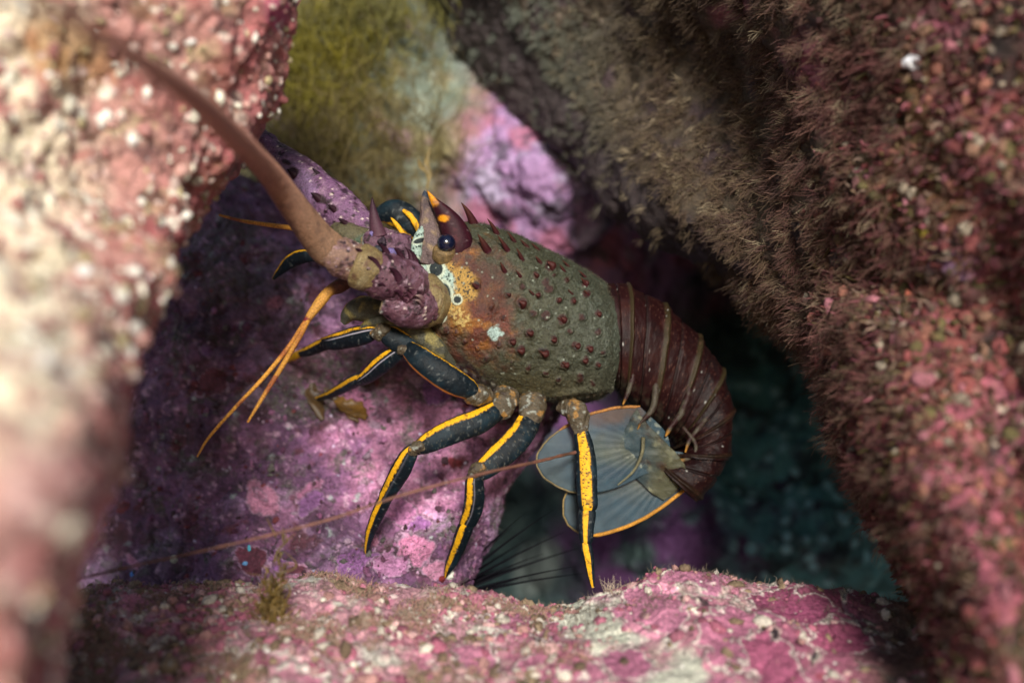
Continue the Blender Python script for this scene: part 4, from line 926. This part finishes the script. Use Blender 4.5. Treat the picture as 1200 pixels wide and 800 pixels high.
leg('leg bent down onto the purple rock, left of the two standing legs', [
    ('seg', [(592, 470, -30, 11), (580, 482, -46, 14), (560, 494, -62, 17), (538, 502, -74, 17), (515, 512, -84, 15.5), (496, 522, -90, 12), (486, 528, -92, 7)], dict(lo=.42, hi=.9, speck=.5)),
    ('joint', [(594, 456, -24, 14), (592, 466, -30, 19), (587, 477, -38, 18), (580, 486, -44, 12)], {}),
    ('joint', [(497, 524, -92, 6), (490, 523, -95, 10), (485, 527, -96, 8), (483, 533, -96, 5)], {}),
    ('seg', [(490, 522, -92, 6), (480, 532, -92, 11), (470, 550, -88, 13.5), (460, 568, -80, 12), (452, 582, -72, 10), (449, 588, -70, 6)], dict(lo=.22, hi=.8, white=True)),
    ('seg', [(456, 576, -74, 6), (450, 587, -70, 9.5), (441, 606, -60, 9), (434, 624, -48, 7), (430, 640, -36, 4), (429, 650, -28, 1.2)], dict(lo=.05, hi=.75)),
], 770, side=1)
leg('standing leg in the middle, its tip on white crumbs of the pink rock', [
    ('seg', [(622, 478, -20, 11), (620, 492, -34, 16), (608, 512, -52, 18), (590, 530, -66, 18), (574, 544, -76, 16), (562, 554, -82, 12), (556, 560, -84, 7)], dict(lo=.40, hi=.88, speck=.9)),
    ('joint', [(626, 458, -12, 16), (624, 470, -18, 20), (622, 484, -28, 19), (617, 494, -36, 13)], {}),
    ('joint', [(568, 550, -84, 7), (561, 549, -87, 11), (556, 553, -88, 9), (556, 559, -88, 6)], {}),
    ('seg', [(560, 550, -84, 7), (556, 562, -84, 12), (556, 582, -80, 13.5), (553, 600, -74, 13), (547, 614, -68, 11), (545, 619, -67, 7)], dict(lo=.12, hi=.75, white=True)),
    ('seg', [(551, 608, -70, 7), (545, 619, -68, 11), (537, 640, -58, 10), (529, 658, -46, 8), (524, 670, -38, 4.5), (522, 677, -34, 1.2)], dict(lo=-.1, hi=.62)),
], 800, side=1)
leg('hind leg hanging straight down in front of the tail fan, dotted yellow', [
    ('seg', [(681, 505, -14, 10), (685, 525, -20, 13), (687, 550, -26, 14.5), (688, 575, -32, 14), (689, 593, -36, 13), (689, 599, -37, 8)], dict(lo=-.55, hi=.55, dotted=True)),
    ('joint', [(656, 474, 4, 10), (666, 476, -2, 15), (676, 484, -8, 16), (680, 498, -12, 13), (681, 508, -14, 9)], {}),
    ('seg', [(688, 592, -35, 8), (688, 602, -37, 12), (687, 620, -40, 10.5), (687, 633, -42, 9), (687, 639, -43, 5)], dict(lo=-.25, hi=.40)),
    ('seg', [(686, 630, -42, 5), (687, 640, -43, 7.5), (690, 656, -44, 7), (692, 672, -44, 5), (695, 688, -43, 2.5)], dict(lo=-.45, hi=.6)),
], 830, side=1)
leg('far side leg arching behind the head in yellow and blue', [
    ('seg', [(436, 262, 30, 4), (446, 252, 28, 12), (462, 250, 24, 20), (478, 258, 22, 20), (490, 272, 22, 16), (498, 286, 24, 8)], dict(lo=.62, hi=.9)),
    ('seg', [(472, 246, 10, 2), (480, 252, 7, 3.6), (487, 262, 5, 4), (493, 274, 5, 4), (497, 284, 6, 2)], dict(lo=-1.5, hi=2)),
    ('seg', [(458, 255, 5, 1), (464, 262, 3, 2.6), (471, 272, 2, 3), (477, 282, 2, 2)], dict(lo=-1.5, hi=2)),
], 860, side=1, tip=False)
leg('small leg tip poking out left below the thick antenna', [
    ('seg', [(372, 302, -20, 5), (356, 300, -10, 10), (341, 306, 0, 10), (329, 317, 8, 6), (320, 327, 14, 2)], dict(lo=.62, hi=.9, dim=.8)),
], 880, side=1, tip=False)
# mouthparts under the head
for q, pts in enumerate(([(470, 372, -40, 5), (448, 366, -44, 12), (428, 362, -44, 15), (412, 366, -40, 11), (402, 378, -36, 4)],
                         [(500, 394, -40, 8), (482, 384, -46, 13), (462, 378, -50, 12), (440, 376, -48, 9), (424, 384, -44, 3)],
                         [(530, 428, -30, 6), (512, 408, -44, 12), (492, 392, -52, 13), (474, 380, -54, 9), (462, 372, -54, 4)])):
    o = limb('mouthpart', pts, 60, 40, M_shell, LB, (lambda s_: (lambda p, V, TH: mixc(mixc(np.tile(np.array((0.05, 0.05, 0.035)), (len(p), 1)), (0.20, 0.17, 0.06), sstep(0, .4, fbm(p, .007, 3, seed=s_))), (0.42, 0.24, 0.03), sstep(.86, .93, np.cos(TH)) * sstep(-.3, .2, fbm(p, .01, 2, seed=s_ + 1)))))(890 + q), disp=lambda p, V, TH: .0008 * fbm(p, .006, 3, seed=899))

# abdomen ---------------------------------------------------------------
ab_st = [(708, 330, 716, 452, 62, 70), (735, 335, 730, 468, 72, 74), (766, 350, 750, 486, 84, 72), (797, 374, 768, 500, 94, 66), (826, 404, 782, 512, 100, 60), (847, 438, 788, 520, 100, 56), (857, 480, 786, 526, 92, 54),
         (854, 524, 782, 530, 76, 50), (840, 560, 776, 536, 56, 42), (814, 586, 768, 544, 40, 30)]
tail = None
cuts = [0, 1.0, 2.45, 3.75, 4.9, 6.0, 7.2, 9]
for q in range(len(cuts) - 1):
    t0, t1 = cuts[q], cuts[q + 1] + (.12 if q < len(cuts) - 2 else 0)
    def acol(p, V, TH, q=q):
        k = len(p); c = np.tile(np.array((0.032, 0.007, 0.008)), (k, 1))
        c = mixc(c, (0.055, 0.014, 0.012), sstep(0, .5, fbm(p, .012, 4, seed=900 + q)))
        c = mixc(c, (0.022, 0.012, 0.014), sstep(.1, .5, fbm(p, .02, 4, seed=910 + q)) * .8)
        y = sstep(.78, .84, V) * (1 - sstep(.93, .96, V)) * sstep(-1, -.2, fbm(p, .01, 3, seed=920 + q))
        c = mixc(c, (0.075, 0.058, 0.024), y * (.8 if q < 4 else .3))
        c *= (.46 - .03 * q)  # dark shell with shade painted in, deeper on each later segment
        c = mixc(c, (0.01, 0.006, 0.006), np.exp(-((V - .42) / .025) ** 2) * .9)
        low = sstep(-.45, -.8, np.cos(TH)); c = mixc(c, (0.05, 0.042, 0.028), low * sstep(-.2, .4, fbm(p, .008, 3, seed=930 + q)) * .8)
        g1, g2, rr = worley(p, .003, 935); c = mixc(c, (.3, .3, .28), (rr > .95) * sstep(.25, .12, g1))
        g1, g2, rr = worley(p, .0013, 936); c = mixc(c, (.11, .05, .035), (rr > .6) * sstep(.35, .2, g1) * .5)
        return c
    def adsp(p, V, TH, q=q):
        return .0022 * (V - .5) + .0016 * np.exp(-((V - .88) / .05) ** 2) - .0016 * np.exp(-((V - .42) / .03) ** 2) + .0009 * fbm(p, .01, 4, .6, seed=940 + q)
    o = loft('tail_segment' if q else 'tail', ab_st, 70, 160, M_gloss, LB if q == 0 else tail, acol, adsp, t=np.linspace(t0, t1, 70), power=.9)
    if q == 0: tail = o; o['label'] = 'dark maroon segmented tail curling under the rear'
for q, pts in enumerate(([(742, 428, 10, 6), (740, 446, 4, 7), (735, 462, -2, 4), (730, 474, -4, 1)], [(768, 436, 20, 5), (768, 460, 12, 7), (764, 480, 6, 6), (752, 494, 2, 3), (747, 503, 2, 1)],
                         [(806, 440, 36, 5), (806, 462, 28, 6), (798, 484, 20, 6), (786, 500, 14, 5), (780, 511, 12, 1.5)], [(840, 455, 56, 4), (834, 480, 46, 5), (820, 500, 36, 5), (808, 516, 28, 4), (803, 530, 26, 1.5)],
                         [(800, 500, 30, 3), (815, 520, 28, 4), (810, 536, 24, 4), (790, 540, 16, 3)])):
    limb('side_spike', [(a_, b_, c_ + 6, d_ * .62) for a_, b_, c_, d_ in pts], 50, 24, M_gloss, tail, (lambda s_: (lambda p, V, TH: mixc(mixc(np.tile(np.array((0.05, 0.042, 0.03)), (len(p), 1)), (0.022, .008, .008), sstep(-.2, .3, fbm(p, .006, 3, seed=s_))), (0.28, 0.13, 0.02), sstep(.78, .95, V))))(950 + q), disp=lambda p, V, TH: .0005 * fbm(p, .005, 3, seed=955))

# tail fan ---------------------------------------------------------------
def blade(hub, outline, zf, colf, name='tail_fan', parent=None, label=None, thick=1.2):
    ol = np.array(outline + [outline[0]], float); o = cr(ol, 360)[:-1]; n = len(o); m = 40
    tt = np.arange(n) / n * 2 * math.pi; wv = fbm(np.stack([np.cos(tt) * 2, np.sin(tt) * 2, np.full(n, hub[0] * .01)], 1), .35, 4, .6, seed=77)
    o = np.array(hub) + (o - np.array(hub)) * (1 + .014 * wv)[:, None]
    r = np.linspace(0.01, 1, m)
    X = hub[0] + (o[:, 0] - hub[0])[None] * r[:, None]; Y = hub[1] + (o[:, 1] - hub[1])[None] * r[:, None]
    ang = np.arctan2(Y - hub[1], X - hub[0])
    Z = zf(X, Y) + .12 * np.sin(ang * 40) * np.sin(r * 3.1)[:, None]
    top = W(X, Y, Z - thick / 2); bot = W(X, Y, Z + thick / 2)
    P = np.concatenate([top, bot[::-1]], 0)      # closed shell
    q = P.reshape(-1, 3); col = colf(q, np.concatenate([np.repeat(r, n), np.repeat(r[::-1], n)]), np.tile(np.linspace(0, 1, n), 2 * m))
    F = grid_faces(2 * m, n, True)
    b = mesh(name, q, F, M_fan, parent, col)
    if label: b['label'] = label
    return b, o
def fan_col(hx, hy, seed):
    def f(p, R, T):
        x, y = PX(p); k = len(p); a = np.arctan2(y - hy, x - hx)
        c = np.tile(np.array((0.026, 0.056, 0.080)), (k, 1))
        c = mixc(c, (0.055, 0.085, 0.10), sstep(-.2, .6, fbm(p, .03, 3, seed=seed)))
        c = mixc(c, (0.11, 0.11, 0.065), sstep(.65, .1, R + .25 * fbm(p, .02, 3, seed=seed + 3)) * .7)
        c = c * (1 + .10 * fbm(np.stack([a * 9, R * .8, np.zeros(k)], 1), 1.0, 3, seed=seed + 6) + .05 * np.sin(a * 120))[:, None]
        c = mixc(c, (0.10, 0.055, 0.035), ellmask(p, 722, 486, 34, 11, -8, soft=.7, wob=.6, seed=seed + 1, ws=.008) * .7)
        c = mixc(c, (0.30, 0.32, 0.26), sstep(.25, .5, fbm(p, .006, 3, seed=seed + 4)) * ellmask(p, 755, 520, 30, 40, 20, seed=seed + 2, ws=.01) * .7)
        return c
    return f
zf1 = lambda X, Y: 8 + .10 * (X - 690) + .0012 * (X - 700) ** 2 - .05 * (Y - 530)
zf2 = lambda X, Y: 20 + .12 * (X - 700) - .12 * (Y - 580)
fan1, o1 = blade((762, 522), [(750, 476), (720, 478), (690, 486), (662, 500), (640, 517), (629, 536), (635, 556), (656, 571), (684, 578), (720, 572), (755, 556), (782, 545), (782, 510)], zf1, fan_col(762, 522, 960), parent=LB, label='blue grey translucent upper blade of the tail fan')
fan2, o2 = blade((786, 550), [(690, 566), (668, 572), (660, 590), (663, 610), (676, 623), (696, 627), (728, 619), (760, 604), (790, 583), (812, 562), (808, 535), (780, 530), (735, 555)], zf2, fan_col(786, 550, 964), parent=LB, label='lower blade of the tail fan with an orange rim')
def rim(o, a, b, zf, w, col, parent, seed):
    n = len(o); idx = np.arange(int(a * n), int(b * n)) % n; pts = o[idx][::6]
    z = zf(pts[:, 0], pts[:, 1]); ww = np.full(len(pts), w); ww[0] = ww[-1] = w * .5
    limb('fan_rim', np.column_stack([pts, z - .5, ww]), len(pts) * 4, 12, M_shell, parent, flatcol(col, .35, .01, seed))
rim(o1, 0.0, .26, zf1, 1.8, (0.30, 0.13, 0.03), fan1, 970); rim(o1, .24, .66, zf1, 1.0, (0.17, 0.13, 0.06), fan1, 971)
rim(o2, .02, .40, zf2, 1.1, (0.20, 0.14, 0.05), fan2, 972); rim(o2, .38, .74, zf2, 2.3, (0.42, 0.19, 0.02), fan2, 973)
limb('fan_rib', [(754, 512, 6, 2.4), (752, 532, 7, 2), (742, 552, 8, 1.5), (724, 568, 8, .8)], 50, 14, M_shell, fan1, flatcol((0.12, 0.11, 0.06), .6, .006, 976))
base_col = lambda p, V, TH: mixc(mixc(mixc(np.tile(np.array((0.075, 0.075, 0.045)), (len(p), 1)), (0.030, 0.055, 0.07), ellmask(p, 738, 540, 26, 50, 10, soft=.6, seed=976, ws=.01)), (0.04, 0.022, 0.012), sstep(0, .45, fbm(p, .010, 5, .6, seed=977))), (0.20, 0.20, 0.13), sstep(.25, .5, fbm(p, .006, 4, seed=979)) * .7)
loft('fan_base', [(746, 478, 752, 488, 10, 1.5), (738, 492, 768, 506, 12, 3), (728, 512, 786, 524, 15, 4), (728, 534, 800, 540, 18, 4), (742, 556, 804, 554, 20, 3), (762, 576, 798, 568, 22, 2), (778, 586, 788, 579, 23, .6)], 90, 90, M_fan, tail, base_col, disp=lambda p, V, TH: .0012 * fbm(p, .008, 4, .6, seed=978), label='olive mottled plate where the tail fan joins the tail')

# ------------------------------------------------------------------ thin antenna lying across
wh = limb('loose_antenna', [(84, 680, -265, 1.2), (150, 664, -270, 1.2), (260, 640, -270, 1.3), (380, 610, -265, 1.3), (470, 580, -250, 1.4), (560, 556, -220, 1.5), (632, 540, -110, 1.8), (664, 532, -40, 1.9), (690, 527, 2, 2.2)], 300, 16, M_shell, None,
          lambda p, V, TH: mixc(np.tile(np.array((0.20, 0.09, 0.065)), (len(p), 1)), (0.10, 0.05, 0.04), sstep(-.2, .4, fbm(p, .015, 3, seed=980))), disp=lambda p, V, TH: .0004 * fbm(p, .01, 3, seed=981))
tag(wh, 'thin pinkish brown antenna stretched low across the purple boulder and two legs', 'antenna')

# ------------------------------------------------------------------ sea urchin
uc = W(508, 705, 130)
ur = empty('sea_urchin', tuple(uc - np.array([0, 0, .018])), 'black long spined sea urchin in the dark hole below the lobster', 'sea urchin')
body = sph('body', 508, 705, 130, 34, M_urchin, ur, flatcol((0, 0, 0)))
tips = [(600, 618), (642, 596), (632, 650), (682, 646), (676, 664), (610, 600), (585, 600), (655, 622), (640, 680), (620, 635), (570, 590), (596, 640), (665, 655), (615, 665), (590, 665)]
for q in range(62):
    if q < len(tips): d = np.array([tips[q][0] - 508, 0, 705 - tips[q][1]], float) * U * 1.15; d[1] = RNG.uniform(-.03, .015)
    else:
        d = RNG.normal(size=3); d /= np.linalg.norm(d); d *= RNG.uniform(.055, .085)
        if d[2] < -.03: d[2] *= -1
    cone('spine', uc + d * .1, uc + d, 2.4 * U, (0.006, .005, .012), (0.012, .01, .02), ur, curve=.02, mat=M_urchin, n=6, m=7)

# ------------------------------------------------------------------ seaweeds
def blades(name, specs, label, cat, thick=.0005, group=None):
    """a plant: each spec (centreline points x,y,z,halfwidth) becomes one flat frond with ragged edges; the first is the thing's root"""
    r = empty(name, tuple(W(specs[0][0][0][0], specs[0][0][0][1], specs[0][0][0][2])), label, cat, group)
    for q, (pts, colr) in enumerate(specs):
        s = cr(np.array(pts, float), 60); c = W(s[:, 0], s[:, 1], s[:, 2]); t = np.gradient(c, axis=0); t /= np.linalg.norm(t, axis=1, keepdims=True)
        a = np.cross(t, np.array([.2, -1, .3])); a /= np.linalg.norm(a, axis=1, keepdims=True)
        w = s[:, 3] * U * (1 + .5 * vnoise(np.stack([np.linspace(0, 5, 60), np.full(60, q * 3.3), np.full(60, .5)], 1), 77)); nn_ = np.cross(t, a)
        u = np.linspace(-1, 1, 9)
        P = c[:, None] + a[:, None] * (u[None] * w[:, None] * (1 + .5 * vnoise(np.stack([np.repeat(np.linspace(0, 9, 60), 9), np.tile(np.sign(u) * 3.3, 60), np.full(540, q + .5)], 1), 79).reshape(60, 9)))[..., None] + nn_[:, None] * (np.sin(u * 2 + np.linspace(0, 5, 60)[:, None]) * w[:, None] * .25)[..., None]
        top = P + nn_[:, None] * thick / 2; bot = P - nn_[:, None] * thick / 2
        R = np.concatenate([top, bot[:, ::-1]], 1)
        p = R.reshape(-1, 3); col = np.array(colr)[None] * (1 + .4 * fbm(p, .006, 3, seed=1000 + q))[:, None]
        mesh('frond', p, grid_faces(60, 18, True), M_weed, r, col)
    return r
BW = (0.075, 0.038, 0.008)
mz = lambda x, y, w: (x, y, ray(MQ, x, y) - 5, w)
blades('brown_seaweed', [([mz(368, 448, 2), mz(366, 460, 9), mz(372, 474, 10), mz(378, 492, 3)], (0.055, 0.03, 0.010)), ([mz(392, 468, 3), mz(402, 473, 8), mz(416, 480, 10), mz(430, 489, 3)], (0.12, 0.06, 0.010)),
                         ([mz(400, 474, 2), mz(410, 484, 6), mz(420, 494, 2)], (0.09, 0.045, 0.010)), ([mz(380, 455, 2), mz(388, 462, 6), mz(398, 468, 2)], (0.06, 0.035, 0.012))], 'small brown seaweed scrap on the purple boulder below the front legs', 'seaweed')
# bushy and branching weed on the reef behind
def bush(name, x0, y0, z0, n, spread, length, colr, label, rad=.0008, up=(0, -.3, 1)):
    r = empty(name, tuple(W(x0, y0, z0)), label, 'seaweed' if name != 'hydroid' else 'hydroid')
    base = W(x0, y0, z0) + RNG.normal(size=(n, 3)) * np.array(spread)
    k = n; cc = np.array(colr)[None] * RNG.uniform(.5, 1.4, (k, 1))
    strands('frond', base, np.array(up) + RNG.normal(size=(k, 3)) * .6, RNG.uniform(.4, 1, k) * length, RNG.uniform(.5, 1, k) * rad, cc, M_weed, seg=7, bend=.7, sides=4, parent=r)
    return r
bush('yellow_seaweed', 372, 95, 470, 1500, (.026, .014, .030), .028, (0.20, 0.17, 0.02), 'yellow green bushy seaweed at the top beside the bright left boulder')
bush('yellow_seaweed', 425, 20, 480, 900, (.030, .014, .022), .030, (0.16, 0.15, 0.04), 'yellow green seaweed clump at the top edge, right of the brighter clump')
bush('olive_seaweed', 345, 205, 420, 380, (.03, .015, .03), .045, (0.17, 0.13, 0.05), 'thin olive seaweed twigs behind the far purple antenna base', rad=.0006)
bush('olive_seaweed', 430, 190, 430, 380, (.035, .015, .035), .055, (0.14, 0.11, 0.04), 'branching olive seaweed behind the head, in the middle of the reef wall', rad=.0008)
blades('seaweed_sprig', [([(500, 222, 210, 1), (503, 205, 210, 3), (500, 190, 210, 3.5), (504, 172, 210, 1)], (0.14, 0.10, 0.03)), ([(503, 205, 210, 1), (494, 196, 208, 2.5), (490, 186, 206, 1)], (0.14, 0.10, 0.03))],
       'small olive seaweed sprig rising just behind the dark horn', 'seaweed')
bush('yellow_seaweed', 1086, 276, ray(RQ, 1086, 276) - 2, 110, (.0012, .001, .0012), .004, (0.30, 0.26, 0.02), 'tiny yellow tuft on the right side of the overhanging boulder')
bush('brown_seaweed', 322, 742, -225, 420, (.0035, .004, .017), .009, (0.16, 0.105, 0.03), 'blurred olive brown seaweed standing on the front of the pink ledge', rad=.0011)
bush('hydroid', 716, 694, -130, 40, (.004, .004, .001), .009, (0.45, 0.36, 0.28), 'tallest pale branching sprig on the ledge crest right of the hind leg', rad=.0003)

# ------------------------------------------------------------------ little things
def pebble(name, x, y, z, r, colr, label, cat, group=None, sq=(1, 1, 1), seed=0, mat=M_rock, rough=.35):
    c = W(x, y, z); n, m = 36, 48
    ph = np.linspace(.02, math.pi - .02, n); th = np.linspace(0, 2 * math.pi, m, endpoint=False)
    D = np.stack([np.sin(ph)[:, None] * np.cos(th)[None], np.sin(ph)[:, None] * np.sin(th)[None], np.broadcast_to(np.cos(ph)[:, None], (n, m))], -1)
    h = 1 + rough * fbm(D.reshape(-1, 3) + seed * 3.1, .9, 4, seed=seed).reshape(n, m)
    P = c + D * np.array(sq) * r * U * h[..., None]
    o = finish(name, P, np.repeat(ph, m), np.tile(th, n), mat, None, lambda p, V, TH: np.array(colr)[None] * (1 + .35 * fbm(p, .004, 3, seed=seed))[:, None], None, True, None)
    return tag(o, label, cat, group)
pebble('white_crumb', 526, 673, ray(MQ, 526, 673) - 2, 5, (0.70, 0.69, 0.62), 'white crumb of crust at the tip of the middle standing leg', 'crust', seed=3, rough=.8)
pebble('red_crumb', 518, 678, ray(MQ, 518, 678) - 2, 3.6, (0.16, 0.012, 0.015), 'bright red crumb left of the white one under the standing leg', 'crust', seed=4, rough=.6)
pebble('orange_sponge', 1066, 352, ray(RQ, 1066, 352) - 3, 7, (0.50, 0.14, 0.09), 'small orange red sponge on the right boulder', 'sponge', seed=5, sq=(.7, .5, 1.3))
pebble('shell_fragment', 1070, 73, ray(RQ, 1070, 73) - 5, 8, (0.85, 0.88, 0.95), 'shiny white shell fragment high on the right boulder', 'shell', seed=6, sq=(1.1, .5, .8), rough=.5)
pebble('snail_shell', 155, 673, ray(MQ, 155, 673) - 2, 4, (0.10, 0.28, 0.75), 'tiny blue shell in the dark gap at lower left', 'shell', seed=7, sq=(.7, .5, 1.1), mat=M_gloss)
pebble('snail_shell', 204, 655, ray(MQ, 204, 655) - 2, 5, (0.40, 0.42, 0.34), 'pale round shell above the thin antenna at lower left', 'shell', seed=8, mat=M_gloss, rough=.15)
pebble('snail_shell', 292, 642, ray(MQ, 292, 642) - 2, 3.5, (0.10, 0.45, 0.60), 'tiny teal shell, upper of two beside the thin antenna', 'shell', seed=9, sq=(.6, .5, 1.2), mat=M_gloss)
pebble('snail_shell', 287, 660, ray(MQ, 287, 660) - 2, 3.5, (0.15, 0.35, 0.65), 'tiny blue shell just below the teal one', 'shell', seed=10, sq=(1, .5, .8), mat=M_gloss)
# little fish in the shade of the overhang
fz_ = 470
fish = limb('small_fish', [(625, 60, fz_, 1), (626, 63, fz_, 2.5), (628, 69, fz_, 3.6), (630, 75, fz_, 3.4), (633, 81, fz_, 2.2), (634, 84, fz_, 1.6), (636, 89, fz_, 3.4), (637, 91, fz_, 2.4)], 60, 24, M_gloss, None,
            lambda p, V, TH: mixc(np.tile(np.array((0.30, 0.10, 0.02)), (len(p), 1)), (0.02, 0.03, 0.22), ((np.sin(V * 30) > .6) | (V > .55)) * 1.0), flat=.5)
tag(fish, 'tiny orange and blue fish under the dark edge of the overhang', 'fish')
